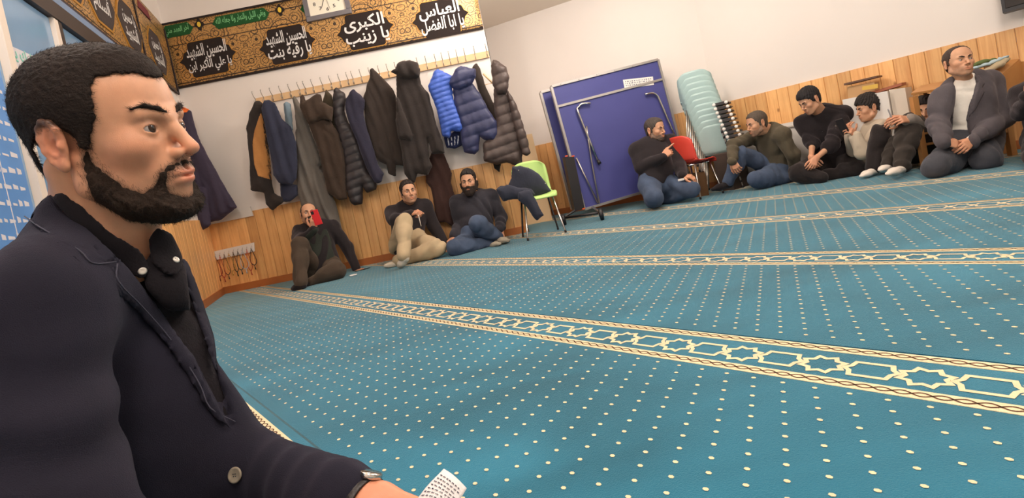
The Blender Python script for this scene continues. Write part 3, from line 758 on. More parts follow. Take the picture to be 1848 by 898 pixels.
prp = cloth('dark_plum_nylon', rgb(54, 46, 62), .15, rough=.7)
c0, f0 = hang('coat', 'dark plum jacket with an orange lined hood, leftmost on the wall beside the profile man', [(5.3, .06, [(306, 186), (327, 193), (344, 200), (346, 212), (356, 245), (371, 276), (398, 325), (427, 374), (398, 396), (380, 400), (340, 402), (322, 392), (306, 380), (296, 300), (298, 200)]), (5.24, .045, [(306, 250), (330, 300), (342, 380), (333, 416), (313, 416), (306, 395)]), (5.24, .045, [(345, 330), (372, 340), (380, 405), (367, 414), (352, 418), (342, 404)])], prp, seed=3)
patch(c0, f0, 'hood_lining', [(300, 168), (312, 178), (328, 192), (342, 196), (338, 203), (316, 206), (300, 196)], mat('orange_lining', rgb(226, 104, 30), .7), .012, .02)
c1, f1 = hang('suit_jacket', 'black suit jacket hanging open to show a quilted tan lining', [K((98, 288), (118, 285), (140, 300), (150, 400), (170, 560), (185, 735), (200, 800), (245, 825), (250, 850), (192, 895), (160, 860), (150, 795), (68, 785), (65, 620), (50, 440), (62, 360))], blk, seed=4, cat='jacket')
patch(c1, f1, 'lining', K((125, 345), (150, 395), (165, 470), (168, 570), (185, 640), (188, 728), (110, 705), (88, 640), (78, 520), (90, 450)), tan, .008, .016)
hang('suit_jacket', 'navy suit jacket second from the left on the rack', [(5.3, .05, K((150, 285), (175, 278), (205, 300), (240, 380), (290, 430), (320, 520), (328, 640), (325, 720), (300, 752), (230, 742), (195, 700), (185, 600), (165, 500), (150, 400), (130, 330))), (5.38, .03, K((235, 735), (330, 755), (335, 812), (290, 848), (240, 850)))], navy, seed=5, cat='jacket')
hang('shirt', 'pale denim shirt showing between the navy jacket and the grey robe', [(5.40, .035, K((252, 300), (270, 290), (292, 300), (302, 380), (304, 450), (285, 440), (262, 400)))], cloth('pale_denim', rgb(128, 146, 158), .1), seed=6, cat='shirt')
hang('robe', 'long grey robe falling from the rack behind the man with the red phone', [(5.40, .05, K((300, 270), (315, 256), (335, 290), (370, 370), (405, 470), (440, 560), (468, 630), (450, 650), (480, 720), (520, 800), (545, 860))+[(612, 392), (617, 417), (604, 413), (592, 419), (572, 410), (556, 395)]+K((350, 870), (335, 800), (325, 600), (330, 480), (318, 350)))], greyc, seed=7, cat='robe', vf=44, vfold=.016)
hang('coat', 'dark brown coat with a slumped hood in the middle of the left group', [(5.28, .06, K((345, 262), (360, 253), (375, 290), (440, 243), (460, 250), (470, 290), (500, 310), (530, 320), (520, 395), (470, 385), (400, 412), (370, 375), (345, 320))), (5.34, .055, K((375, 370), (470, 370), (510, 390), (560, 470), (590, 560), (600, 650), (600, 760), (610, 830), (560, 838), (500, 800), (480, 700), (450, 560), (420, 480)))], dbrn, seed=9)
hang('coat', 'olive brown coat between the hooded brown coat and the black puffer', [(5.43, .04, K((470, 290), (492, 226), (520, 250), (535, 310), (575, 400), (600, 480), (600, 570), (540, 560), (500, 400)))], oliv, seed=10)
hang('puffer_jacket', 'black quilted puffer in the middle of the rack, left of the navy coat', [(5.36, .055, K((535, 220), (548, 210), (590, 240), (602, 270), (590, 340), (610, 400), (650, 460), (680, 530), (700, 600), (720, 680), (768, 722), (772, 780), (720, 797), (695, 760), (692, 860), (650, 867), (630, 850), (620, 830), (600, 760), (600, 640), (575, 520), (540, 400), (530, 300)))], pufk, seed=11, quilt=.085, cat='jacket')
hang('coat', 'dark navy coat with small buttons right of the black puffer', [(5.28, .05, K((603, 270), (625, 235), (645, 220), (680, 250), (705, 280), (700, 350), (720, 450), (750, 540), (780, 640), (812, 690), (800, 737), (765, 740), (735, 700), (700, 620), (660, 500), (620, 400), (602, 330)))], cloth('dark_navy', rgb(48, 46, 60), .12), seed=12)
hang('jacket', 'black jacket hung to a sharp peak, left of the hooded long coat', [(5.36, .055, K((735, 112), (748, 101), (770, 120), (820, 170), (860, 215), (880, 260), (885, 380), (900, 500), (930, 600), (935, 650), (878, 640), (878, 705), (840, 690), (830, 640), (790, 620), (740, 560), (715, 430), (705, 330), (700, 270), (715, 220), (735, 150)))], cloth('washed_black', rgb(56, 48, 44), .12), seed=13, cat='jacket')
c10, f10 = hang('coat', 'long black hooded coat, the tallest garment on the rack', [(5.20, .07, K((848, 122), (880, 108), (890, 80), (920, 60), (960, 58), (1000, 75), (1015, 110), (1012, 150), (960, 160), (900, 155), (885, 135))), (5.26, .06, K((885, 140), (1010, 140), (1020, 190), (1060, 240), (1085, 330), (1110, 430), (1140, 510), (1152, 577), (1085, 582), (1060, 500), (1062, 560), (1070, 620), (1082, 650), (1060, 700), (1000, 690), (985, 742), (960, 737), (930, 690), (920, 600), (900, 490), (885, 400), (885, 270))), (5.20, .045, K((885, 250), (925, 350), (975, 480), (965, 507), (900, 492), (884, 400)))], blk, seed=14)
hang('robe', 'dark brown robe reaching down the panelling beside the bearded man', [(5.42, .05, K((1050, 640), (1080, 575), (1150, 578), (1172, 640), (1192, 690), (1186, 740))+[(822, 358), (819, 408), (804, 400), (788, 403), (779, 339)]+K((1050, 740)))], cloth('brown_robe_cloth', rgb(66, 46, 42), .12), seed=15, cat='robe')
hang('puffer_jacket', 'bright royal blue quilted puffer jacket', [(5.24, .06, K((1095, 120), (1115, 106), (1150, 125), (1212, 150), (1190, 200), (1200, 270), (1230, 350), (1257, 437), (1240, 458), (1190, 450), (1180, 492), (1140, 480), (1130, 420), (1110, 330), (1080, 260), (1062, 205), (1070, 180)))], pufb, seed=16, quilt=.05, cat='jacket')
c, f_ = hang('cap', 'dark cap with white stripes hanging below the blue puffer', [(5.36, .05, K((1148, 485), (1180, 470), (1238, 440), (1252, 530), (1210, 552), (1165, 547)))], cloth('ink_blue', rgb(38, 44, 78), .1), seed=17, cat='cap')
for k in range(4):
    x_ = 1166+20*k; patch(c, f_, 'white_stripe', K((x_, 492-6*k), (x_+9, 490-6*k), (x_+16-4*k, 540-3*k), (x_+7-4*k, 542-3*k)), mat('white_print', rgb(216, 216, 222), .7), .006, .012)
hang('puffer_jacket', 'navy puffer jacket with a high collar right of the bright blue one', [(5.20, .06, K((1215, 110), (1245, 91), (1322, 106), (1327, 150), (1300, 195), (1240, 225), (1200, 215), (1180, 190), (1190, 150))), (5.25, .06, K((1200, 200), (1300, 180), (1340, 230), (1400, 340), (1442, 400), (1452, 470), (1430, 512), (1380, 502), (1350, 482), (1340, 560), (1320, 582), (1260, 572), (1250, 520), (1240, 420), (1210, 310)))], pufn, seed=18, quilt=.11, cat='jacket')
hang('jacket', 'thin dark jacket squeezed between the navy and the brown puffers', [(5.40, .045, K((1308, 100), (1330, 73), (1348, 100), (1380, 200), (1420, 290), (1450, 330), (1450, 440), (1400, 340), (1340, 220)))], cloth('soot_cloth', rgb(58, 50, 46), .1), seed=19, cat='jacket')
hang('puffer_jacket', 'brown puffer coat with a pointed hood at the right end of the rack', [(5.20, .06, K((1412, 90), (1425, 60), (1460, 68), (1495, 98), (1513, 150), (1506, 210), (1490, 245), (1450, 245), (1425, 200))), (5.27, .065, K((1430, 210), (1505, 225), (1530, 290), (1550, 370), (1570, 440), (1585, 560), (1587, 642), (1540, 642), (1500, 625), (1440, 637), (1373, 620), (1368, 520), (1430, 470), (1445, 400), (1430, 330))), (5.20, .045, K((1500, 225), (1545, 290), (1575, 370), (1600, 450), (1632, 577), (1612, 593), (1588, 580), (1560, 480), (1530, 380)))], pufr, seed=20, quilt=.10, cat='jacket')
hang('scarf', 'black cloth end dangling under the brown puffer', [(5.42, .03, K((1415, 560), (1470, 560), (1470, 640), (1458, 682), (1430, 662)))], blk, seed=21, cat='scarf')
# spare wooden hanger
hg = MB(); a, b = at(872, 133, 5.4), at(889, 150, 5.4); hg.tube([a, b], .010, 8); hg.tube([b, at(878, 152, 5.4), at(868, 156, 5.4)], .004, 6); o = hg.build('coat_hanger', rw, None, True); setp(o, 'pale wooden coat hanger between the last two coats', 'hanger')
# white strips on the wall below the coats
whb = mat('white_board', rgb(226, 220, 214), .5, .03, 3)
o = MB().quad([onw(300, 421, COAT, .02), onw(458, 389, COAT, .02), onw(452, 372, COAT, .02), onw(292, 404, COAT, .02)], .014, [0, -1, 0], .003).build('strip_board', whb); setp(o, 'white strip board on the panelling under the leftmost coat', 'board')
# ============================================================ PRAYER BEAD RACK
P = [onw(372, 473, COAT, .028), onw(460, 453, COAT, .028), onw(459, 437, COAT, .028), onw(370, 457, COAT, .028)]
br_ = MB().quad(P, .014, [0, -1, 0], .003).build('bead_rack', whb); setp(br_, 'small white hook rail low on the panelling, holding prayer beads', 'rack')
hooks = []
for k in range(11):
    t = (k+.5)/11; p = P[3]*(1-t)+P[2]*t*1.; q = P[0]*(1-t)+P[1]*t; c = q*.5+p*.5+A3(0, -.014, 0)
    hm = MB(); hm.tube(spline([c+A3(0, 0, .02), c+A3(0, -.008, .01), c+A3(0, -.02, -.015), c+A3(0, -.028, 0)], 3), .0025, 6); hm.build('hook', steel, br_, True); hooks.append(c+A3(0, -.02, -.012))
BC = [((94, 40, 34), 'dark red'), ((186, 196, 214), 'pale blue'), ((120, 44, 30), 'brown red'), ((178, 52, 38), 'red and brown'), ((96, 66, 40), 'brown looped'), ((196, 150, 70), 'amber'), ((66, 58, 40), 'olive'), ((70, 70, 66), 'dark grey'), ((196, 200, 210), 'silver white'), ((190, 74, 50), 'coral red'), ((60, 46, 36), 'black and brown')]
Ls = [.21, .25, .22, .24, .22, .19, .21, .20, .20, .23, .18]
bead = None
for k, (c, nm) in enumerate(BC):
    a = hooks[k]; L_ = Ls[k]; wd = .022+.010*(k % 3); mb = MB(); bm_ = mat('bead_'+nm.replace(' ', '_'), rgb(*c), .3)
    pts = spline([a, a+A3(-wd*.7, -.004, -L_*.4), a+A3(-wd, -.002, -L_*.8), a+A3(0, -.002, -L_), a+A3(wd, -.003, -L_*.8), a+A3(wd*.7, -.006, -L_*.4), a+A3(.001, -.002, .0)], 7)
    for i, p in enumerate(pts):
        r = .0052; mb.lathe(p-A3(0, 0, r), (0, 0, 1), [(.001, 0), (r*.8, r*.5), (r, r), (r*.8, r*1.5), (.001, 2*r)], 6)
    mb.tube([a+A3(0, -.003, -L_), a+A3(.002, -.004, -L_-.05)], [.003, .007], 6)
    o = mb.build('prayer_beads', bm_, None, True)
    pos = ['leftmost', 'second from the left', 'third from the left', 'fourth from the left', 'fifth from the left', 'in the middle', 'fifth from the right', 'fourth from the right', 'third from the right', 'second from the right', 'rightmost'][k]
    setp(o, f'{nm} prayer bead string on the white rail, {pos}', 'beads', 'prayer beads on the white rail')

# sheet with green heading and white scroll ornament inside the window
fw_ = Flat(PWIN(3.34, 0, .024), np.append(-WIN[1], 0), [0, 0, 1])
hs2 = fw_.poly('heading_sheet', [(.02, 1.30), (.50, 1.30), (.50, 1.66), (.44, 1.72), (.06, 1.70), (.02, 1.76)], 0, .002, mat('pale_print', rgb(206, 200, 204)), None); setp(hs2, 'pale sheet with a green heading and scroll ornament in the window behind the head', 'poster')
fw_.write('lettering', 'السلام عليك يا', .25, 1.66, .40, .10, grnp, hs2, .004)
orn = mat('ornament_blue', rgb(150, 168, 196), .6)
for k in range(5):
    for j in range(3):
        cx_, cy_2 = .08+.09*k+.045*(j % 2), 1.36+.08*j; mb = MB(); mb.tube([fw_.p(cx_+.035*math.cos(a), cy_2+.035*math.sin(a), .003) for a in np.linspace(0, 5.4, 16)], .003, 4); mb.build('scroll', orn, hs2)
# ============================================================ FURNITURE
def pq(pts, Y): return [at(u, v, Y[i] if hasattr(Y, '__len__') else Y) for i, (u, v) in enumerate(pts)]
BACKV = np.array([0, 1., 0])
def obj_mb(mb, name, m_, label=None, cat=None, group=None, parent=None, smooth=False):
    o = mb.build(name, m_, parent, smooth)
    if label: setp(o, label, cat, group)
    return o
# ---- table tennis table, folded
alu = mat('aluminium', rgb(178, 172, 168), .35, metal=.7); ttblue = mat('blue_table_board', rgb(68, 70, 134), .55, .05, 3); blackp = mat('black_plastic', rgb(34, 30, 32), .45, .05); orange = mat('orange_clip', rgb(226, 92, 40), .5)
TL, TR, BL, BR = at(1007, 153, 5.75), at(1192, 127, 5.95), at(1057, 377, 5.75), at(1245, 322, 5.95)
BL[0] = TL[0]+.02; BR[0] = TR[0]+.03
ft = Flat(BL, BR-BL, TL-BL)
WT = (BR-BL)@ft.X; HT = (TL-BL)@ft.Y
tt = empty('table_tennis_table', (BL+BR)/2*[1, 1, 0]); setp(tt, 'folded blue table tennis table on wheels standing upright by the back wall', 'table tennis table')
def inpl(u, v, z=.0):
    q = onfr(u, v, ft); return ft.p(q[0], q[1], z)
pr = ft.loc(TR); Lt = pr[0]; Hh_ = HT
MB().quad([ft.p(.0, 0, -.03), ft.p(Lt, 0, -.03), ft.p(Lt, Hh_, -.03), ft.p(0, Hh_, -.03)], .026, ft.Z).build('table_top', ttblue, tt)
for nm, a, b in (('frame_rail', (0, 0), (Lt, 0)), ('frame_rail', (0, Hh_), (Lt, Hh_)), ('frame_rail', (0, 0), (0, Hh_)), ('frame_rail', (Lt, 0), (Lt, Hh_)), ('frame_rail', (0, Hh_-.235), (Lt, Hh_-.235))):
    d = unit(np.array([b[0]-a[0], b[1]-a[1]])); n = np.array([-d[1], d[0]])*.013; z0 = -.034 if a[1] != Hh_-.235 else -.006
    MB().quad([ft.p(a[0]-n[0], a[1]-n[1], z0), ft.p(b[0]-n[0], b[1]-n[1], z0), ft.p(b[0]+n[0], b[1]+n[1], z0), ft.p(a[0]+n[0], a[1]+n[1], z0)], .048 if z0 < -.02 else .018, ft.Z, .004).build(nm, alu, tt)
for k in range(6):
    MB().lathe(ft.p(Lt*(k+.5)/6, Hh_, .014), ft.Z, [(.007, 0), (.007, .004), (.003, .006)], 8).build('rivet', steel, tt, True)
# second half behind
o = MB().quad([ft.p(-.09, .02, -.20), ft.p(Lt-.09, .02, -.20), ft.p(Lt-.09, Hh_-.01, -.20), ft.p(-.09, Hh_-.01, -.20)], .026, ft.Z).build('table_top', ttblue, tt)
for a, b in (((-.09, .02), (-.09, Hh_-.01)), ((-.09, Hh_-.01), (Lt-.09, Hh_-.01))):
    d = unit(np.array([b[0]-a[0], b[1]-a[1]])); n = np.array([-d[1], d[0]])*.013
    MB().quad([ft.p(a[0]-n[0], a[1]-n[1], -.21), ft.p(b[0]-n[0], b[1]-n[1], -.21), ft.p(b[0]+n[0], b[1]+n[1], -.21), ft.p(a[0]+n[0], a[1]+n[1], -.21)], .05, ft.Z, .004).build('frame_rail', alu, tt)
def tb(pts, r, m_, nm, z=.03, k=3):
    mb = MB(); mb.tube(spline([inpl(u, v, z) for u, v in pts], k), r, 10); mb.build(nm, m_, tt, True)
tb([(1064, 187), (1050, 188), (1043, 194), (1043, 206), (1078, 292)], .013, chrome, 'folding_leg'); tb([(1162, 171), (1176, 169), (1184, 174), (1190, 186), (1222, 260)], .013, chrome, 'folding_leg')
tb([(1078, 290), (1081, 296)], .02, blackp, 'rubber_foot', k=1); tb([(1221, 258), (1225, 267)], .02, blackp, 'rubber_foot', k=1)
tb([(1057, 228), (1066, 290), (1080, 366)], .009, steel, 'strut', k=2); tb([(1039, 285), (1078, 366)], .009, steel, 'strut', .02, 1); tb([(1222, 262), (1235, 292)], .009, steel, 'strut', .02, 1)
P = [inpl(1036, 381, .045), inpl(1053, 376, .045), inpl(1034, 283, .045), inpl(1017, 284, .045)]
MB().quad(P, .11, -ft.Z, .012).build('safety_lock_box', blackp, tt)
for (u, v) in ((1020, 282), (1032, 282), (1051, 376)): MB().box(inpl(u, v, .05), (.03, .014, .014)).build('orange_clip', orange, tt)
# wheels and bottom beams
for (u, v), nm in (((1087, 386), 0), ((1019, 395), 1), ((1262, 340), 2)):
    q = fl(u, v+11 if nm < 2 else v+10); c = q+A3(0, 0, .062); ax = unit(ft.X*.95+ft.Z*.3)
    if nm == 2: c = ft.p(Lt-.05, 0, -.05)*[1, 1, 0]+[0, 0, .062]
    whl = MB().lathe(c-ax*.022, ax, [(.03, 0), (.056, .002), (.064, .010), (.064, .034), (.056, .042), (.03, .044)], 24).build('wheel', blackp, tt, True)
    MB().lathe(c-ax*.026, ax, [(.02, 0), (.024, .004), (.024, .048), (.02, .052)], 12).build('wheel_hub', steel, whl, True)
wA, wB = fl(1087, 397)+A3(0, 0, .08), fl(1019, 406)+A3(0, 0, .08)
mb = MB(); mb.tube([wB, wA], .014, 8); mb.build('axle', blackp, tt, True)
mb = MB(); mb.tube([wB+A3(0, 0, .0), ft.p(.0, .03, -.1), ft.p(Lt, .03, -.1)], .014, 8); mb.build('base_beam', blackp, tt, True)
mb = MB(); mb.tube([wA, ft.p(.1, .0, -.02)], .012, 8); mb.build('strut', steel, tt, True)
# notice on the board
paper = mat('white_paper', rgb(232, 226, 220), .8); inkg = mat('grey_print', rgb(120, 116, 130), .8)
c0_ = [onfr(u, v, ft)[:2] for u, v in ((1127, 160), (1180, 153), (1178, 138), (1124, 144))]
nt_ = MB().quad([ft.p(*c, .001) for c in c0_], .002, ft.Z).build('notice', paper); setp(nt_, 'white paper notice taped near the top of the blue table tennis board', 'notice')
for j in range(3):
    y0 = .25+.22*j; x = .06
    while x < .92:
        wd = random.uniform(.02, .07); a = np.array(c0_[0])*(1-x)*(1-y0)+np.array(c0_[1])*x*(1-y0)+np.array(c0_[2])*x*y0+np.array(c0_[3])*(1-x)*y0
        MB().quad([ft.p(a[0], a[1], .003), ft.p(a[0]+.33*wd, a[1], .003), ft.p(a[0]+.33*wd, a[1]+.012, .003), ft.p(a[0], a[1]+.012, .003)], .0006, ft.Z).build('print_mark', inkg, nt_); x += wd+.03
# tall cream board leaning behind the wall end
P = [fl(949, 405), fl(994, 397), None, None]; P[0][1] = P[1][1] = 6.4
P[0] = at(951, 402, 6.3)*[1, 1, 0]; P[1] = at(996, 390, 6.3)*[1, 1, 0]; P[2] = at(960, 241, 6.45); P[3] = at(925, 247, 6.45)
P[0][0] = .12; P[3][0] = .12
o = MB().quad(P, .03, [0, 1, 0], .004).build('board', mat('cream_board', rgb(224, 194, 152), .6, .04, 3)); setp(o, 'tall cream board leaning in the recess behind the green chair', 'board')
# ---- moulded shell chairs
def chair_local(name, m_shell, legm, w_=.40, s=1., rear_dark=None, round_=.05, legs=True, back=.40, sh=.43):
    """seat shell facing +x, four splayed legs"""
    root = empty(name)
    prof = spline([(-.205, 0, sh+back), (-.198, 0, sh+back*.8), (-.18, 0, sh+back*.45), (-.165, 0, sh+back*.2), (-.145, 0, sh+.045), (-.10, 0, sh+.012), (0, 0, sh), (.12, 0, sh+.004), (.19, 0, sh+.002), (.215, 0, sh-.025)], 3)
    nx = 12; V = []; n_ = len(prof)
    for i, p in enumerate(prof):
        t = i/(n_-1); e = 1-.16*max(0, 1-t*5)**2-.06*max(0, (t-.85)/.15)**2
        for j in range(nx+1):
            a = -1+2*j/nx; curl = (abs(a)**3)*(.045 if t < .45 else .03)
            corner = 0
            if t < .12: corner = -.05*(abs(a)**4)*(1-t/.12)
            x = p[0]+(curl if t < .45 else 0); z = p[2]+(0 if t < .45 else curl*.9*(1-max(0, (t-.8)/.2)))+corner
            V.append((x, a*w_/2*e, z))
    V = np.array(V)*s; k = nx+1; Fc = [(i*k+j, i*k+j+1, (i+1)*k+j+1, (i+1)*k+j) for i in range(n_-1) for j in range(nx)]
    o = mesh('seat_shell', V, Fc, m_shell, root, True, local=True); md = o.modifiers.new('thick', 'SOLIDIFY'); md.thickness = .009*s; md.offset = 0
    if legs:
        for sx, sy in ((1, 1), (1, -1), (-1, 1), (-1, -1)):
            top = A3(.13*sx+.0, .15*sy, sh-.012)*s; ft_ = A3(.20*sx, .205*sy, .0)*s
            mb = MB(); mb.tube([top, ft_+A3(0, 0, .02*s), ft_], [.011*s, .010*s, .009*s], 8)
            lo_ = mb.build('leg', (rear_dark if (rear_dark and sx < 0) else legm), root, True, local=True)
            MB().lathe(ft_, (0, 0, 1), [(.012*s, 0), (.013*s, .012*s), (.011*s, .03*s)], 8).build('rubber_foot', blackp, lo_, True, local=True)
        for sx in (1, -1):
            mb = MB(); mb.tube([A3(.13*sx, -.15, sh-.014)*s, A3(.13*sx, .15, sh-.014)*s], .010*s, 8); mb.build('seat_rail', legm, root, True, local=True)
    return root
def copy_tree(o, parent=None):
    c = o.copy(); COL.objects.link(c)
    if parent: c.parent = parent
    for ch in list(o.children): copy_tree(ch, c)
    return c
def place(o, p, yaw, label, cat, group=None, tilt=None):
    o.location = p; o.rotation_euler = tilt+(yaw,) if tilt else (0, 0, yaw); setp(o, label, cat, group); return o
lime = mat('lime_green_plastic', rgb(186, 222, 128), .35, .03); ltb = mat('pale_blue_plastic', rgb(166, 192, 190), .35, .03); red = mat('red_plastic', rgb(222, 74, 60), .35, .03); grn = mat('green_plastic', rgb(96, 152, 60), .4, .03)
ch = chair_local('stacking_chair', lime, chrome, .40, .90, rear_dark=blackp)
place(ch, A3(.235, 4.96, 0), math.radians(-84), 'lime green chair with chrome legs and a dark jacket thrown over it', 'chair')
red_ch = chair_local('stacking_chair', red, chrome, .40, .88, rear_dark=steel, back=.36)
place(red_ch, A3(2.00, 5.50, 0), math.radians(28), 'red plastic chair in front of the pale blue chair stack', 'chair')
# pale blue stack
b0 = chair_local('stacking_chair', ltb, steel, .42, .90, rear_dark=steel)
ords = ['bottom', 'second from the bottom', 'third from the bottom', 'fourth from the bottom', 'fifth from the bottom', 'middle', 'fifth from the top', 'fourth from the top', 'third from the top', 'second from the top', 'topmost']
for k in range(11):
    o = b0 if k == 0 else copy_tree(b0)
    yaw = math.radians(66); d = A3(math.cos(yaw), math.sin(yaw), 0)
    place(o, A3(2.43, 5.80, 0)+A3(-.010, .004, .0635)*k, yaw, f'pale blue plastic chair in the tall stack in the corner, {ords[k]}', 'chair', 'pale blue stacked chairs')
g0 = chair_local('stacking_chair', grn, steel, .30, .72, rear_dark=steel)
for k in range(6):
    o = g0 if k == 0 else copy_tree(g0)
    place(o, A3(2.02, 6.12, .0)+A3(-.012, 0, .085)*k, math.radians(80), f'small green chair in the stack behind the table tennis table, {["bottom", "second from the bottom", "third from the bottom", "third from the top", "second from the top", "topmost"][k]}', 'chair', 'small green stacked chairs')
o = MB().box(A3(1.90, 5.99, .70), (.05, .03, .05)).build('tag', mat('red_tag', rgb(170, 40, 40), .5)); setp(o, 'small red tag on the green chair stack', 'tag')
# black stack with bright tube ends
def black_chair():
    root = empty('folding_chair'); mb = MB(); mb.quad([(-.15, -.055, .0), (.10, -.055, .0), (.10, .055, .0), (-.15, .055, .0)], .026, (0, 0, 1), .008); mb.build('seat', mat('black_seat', rgb(46, 40, 40), .5), root, local=True)
    for sy in (-1, 1):
        mb = MB(); mb.tube([(-.16, sy*.062, .012), (.10, sy*.062, .012)], .012, 8); t = mb.build('side_tube', blackp, root, True, local=True)
        MB().lathe((-.20, sy*.062, .012), (1, 0, 0), [(.006, 0), (.018, .004), (.018, .022)], 12).build('tube_end', mat('white_cap', rgb(236, 230, 222), .4), t, True, local=True)
    mb = MB(); mb.tube([(-.15, -.062, .005), (-.15, .062, .005)], .008, 6); mb.build('cross_bar', steel, root, True, local=True)
    mb = MB(); mb.quad([(-.185, -.06, -.002), (-.165, -.06, -.002), (-.165, .06, -.002), (-.185, .06, -.002)], .030, (0, 0, 1), .006); mb.build('front_edge', mat('black_seat', rgb(46, 40, 40)), root, local=True)
    return root
k0 = black_chair(); base_p = at(1318, 262, 5.62)
for k in range(12):
    o = k0 if k == 0 else copy_tree(k0)
    place(o, A3(2.60, 5.60, .43)+A3(-.010, 0, .046)*k, math.radians(58), f'black folding chair with white tube ends in the corner stack, {(["bottom"]+["number "+str(j) for j in range(2, 12)]+["topmost"])[k] if k in (0, 11) else ["second", "third", "fourth", "fifth", "sixth", "seventh", "eighth", "ninth", "tenth", "eleventh"][k-1]+" from the bottom"}', 'chair', 'black folding chairs in the corner stack')
o = MB().quad([A3(2.40, 5.50, 0), A3(2.66, 5.66, 0), A3(2.56, 5.83, 0), A3(2.30, 5.67, 0)], .42, (0, 0, 1), .01).build('crate', mat('dark_crate', rgb(72, 58, 50), .7, .1)); setp(o, 'dark crate under the black folding chairs', 'crate')
o = MB().quad([A3(1.94, 5.56, 0), A3(2.12, 5.50, 0), A3(2.18, 5.66, 0), A3(2.00, 5.72, 0)], .26, (0, 0, 1), .01).build('cardboard_box', mat('brown_carton', rgb(110, 76, 44), .8, .1)); setp(o, 'brown box on the floor under the red chair', 'box')
# ---- jacket on the lime chair
def K7(*xy): return [(670+x/4.081, 280+y/4.081) for x, y in xy]
jd, jf = hang('jacket', 'dark navy jacket draped over the lime green chair, one sleeve hanging down', [(5.02, .06, K7((1040, 85), (1100, 78), (1160, 95), (1230, 135), (1288, 205), (1330, 268), (1240, 305), (1150, 300), (1060, 318), (990, 330), (950, 300), (1000, 240), (1035, 170))), (4.86, .05, K7((920, 250), (1000, 215), (1080, 240), (1180, 250), (1210, 290), (1130, 320), (1040, 322), (975, 332), (950, 300))), (4.70, .04, K7((1080, 270), (1170, 260), (1215, 320), (1240, 385), (1273, 442), (1226, 478), (1190, 440), (1140, 375), (1085, 330)))], cloth('slate_navy', rgb(52, 54, 66), .12), seed=31, cat='jacket', group='', lean=.0, vfold=.012, vf=30, h=.008)
if 'group' in jd: del jd['group']
for (x_, y_) in ((1153, 92), (1282, 208), (1085, 112)):
    p = at(670+x_/4.081, 280+y_/4.081, 4.955); MB().lathe(p, (0, -1, .2), [(.006, 0), (.006, .004), (.002, .006)], 8).build('snap_button', steel, jd, True)
# ---- white boards, boxes and stands by the right wall
nR = np.append(inw(WE, WC), 0)
def rb(name, pts, off, th, m_, label, cat, bev=.005, group=None, zmin=None):
    P = [onw(u, v, RIGHT, off) for u, v in pts]
    if zmin is not None:
        for p in P[2:]: p[2] = zmin
        P[2][:2] = P[1][:2]; P[3][:2] = P[0][:2]
    o = MB().quad(P, th, nR*-1 if th > 0 else nR, bev).build(name, m_); setp(o, label, cat, group); return o
rb('board', [(1335, 237), (1462, 214), (1462, 300), (1335, 320)], .13, .05, whb, 'long low white board leaning on the right wall behind the man in the olive sweater', 'board', zmin=0.001)
rb('rail', [(1340, 243), (1460, 220.5), (1460, 223), (1340, 245.5)], .15, .018, mat('pale_trim', rgb(206, 196, 184), .5), 'thin pale rail along the top of the low white board', 'rail')
rb('box', [(1520, 180), (1601, 164), (1601, 290), (1520, 300)], .36, .30, whb, 'white box behind the boy in the pale hoodie', 'box', zmin=.001)
rb('box', [(1604, 162), (1633, 158), (1633, 290), (1604, 295)], .32, .26, mat('offwhite_carton', rgb(214, 200, 184), .6, .03), 'narrower off-white box between the white box and the wooden stand', 'box', zmin=.001)
carton = mat('carton', rgb(190, 150, 106), .8, .08, 5); 
rb('carton', [(1529, 157), (1578, 148), (1580, 169), (1531, 178)], .22, .16, carton, 'brown carton on top of the white box against the panelling', 'carton')
rb('folder', [(1523, 150.5), (1582, 136.5), (1582, 139.5), (1523, 154)], .26, .20, mat('dark_folder', rgb(96, 66, 52), .6), 'thin dark folder lying on the brown carton', 'folder', .001)
rb('booklet', [(1556, 156), (1584, 151), (1584, 159), (1556, 163)], .30, .02, mat('yellow_paper', rgb(216, 176, 80), .7), 'yellow booklet leaning on the brown carton', 'booklet', .001)
rb('board', [(1560, 169), (1627, 149), (1627, 154), (1562, 174)], .24, .18, mat('reddish_board', rgb(158, 92, 66), .6), 'reddish brown thin board resting on the white boxes', 'board', .001)
desk = mat('honey_wood', rgb(190, 134, 78), .5, .1, 4)
def stand(label, pts):
    root = empty('wooden_stand', pts['o']); setp(root, label, 'stand', None); return root
# stand left: top plate, posts, shelf
Y = 4.05; Yb = 4.32
st_ = stand('low wooden stand with an open front, left of the man in the grey jacket', dict(o=at(1660, 250, Y)*[1, 1, 0]))
MB().quad(pq([(1644, 168), (1700, 159), (1722, 143), (1662, 154)], [Y, Y, Yb, Yb]), .018, (0, 0, -1), .003).build('table_top', desk, st_)
def post(u, v, Y, w_, root, dY=.04, z1=None):
    t = at(u, v, Y); t2 = t+A3(w_, 0, 0); MB().quad([t*[1, 1, 0]+[0, 0, .001], t2*[1, 1, 0]+[0, 0, .001], t2-A3(0, 0, .02), t-A3(0, 0, .02)], dY, BACKV, .004).build('post', desk, root)
post(1646, 170, Y+.01, .045, st_); post(1686, 163, Y+.01, .04, st_); post(1664, 157, Yb-.05, .035, st_); post(1706, 150, Yb-.05, .035, st_)
zt = at(1664, 244, Y)[2]
for dz in (0, -.09): 
    a = at(1647, 170, Y+.02)*[1, 1, 0]+[0, 0, zt+dz]; b = at(1690, 163, Y+.02)*[1, 1, 0]+[0, 0, zt+dz]
    dv = (at(1662, 154, Yb)-at(1644, 168, Y))*[1, 1, 0]*.85; MB().quad([a, b, b+dv, a+dv], .016, (0, 0, 1), .003).build('shelf', desk, st_)
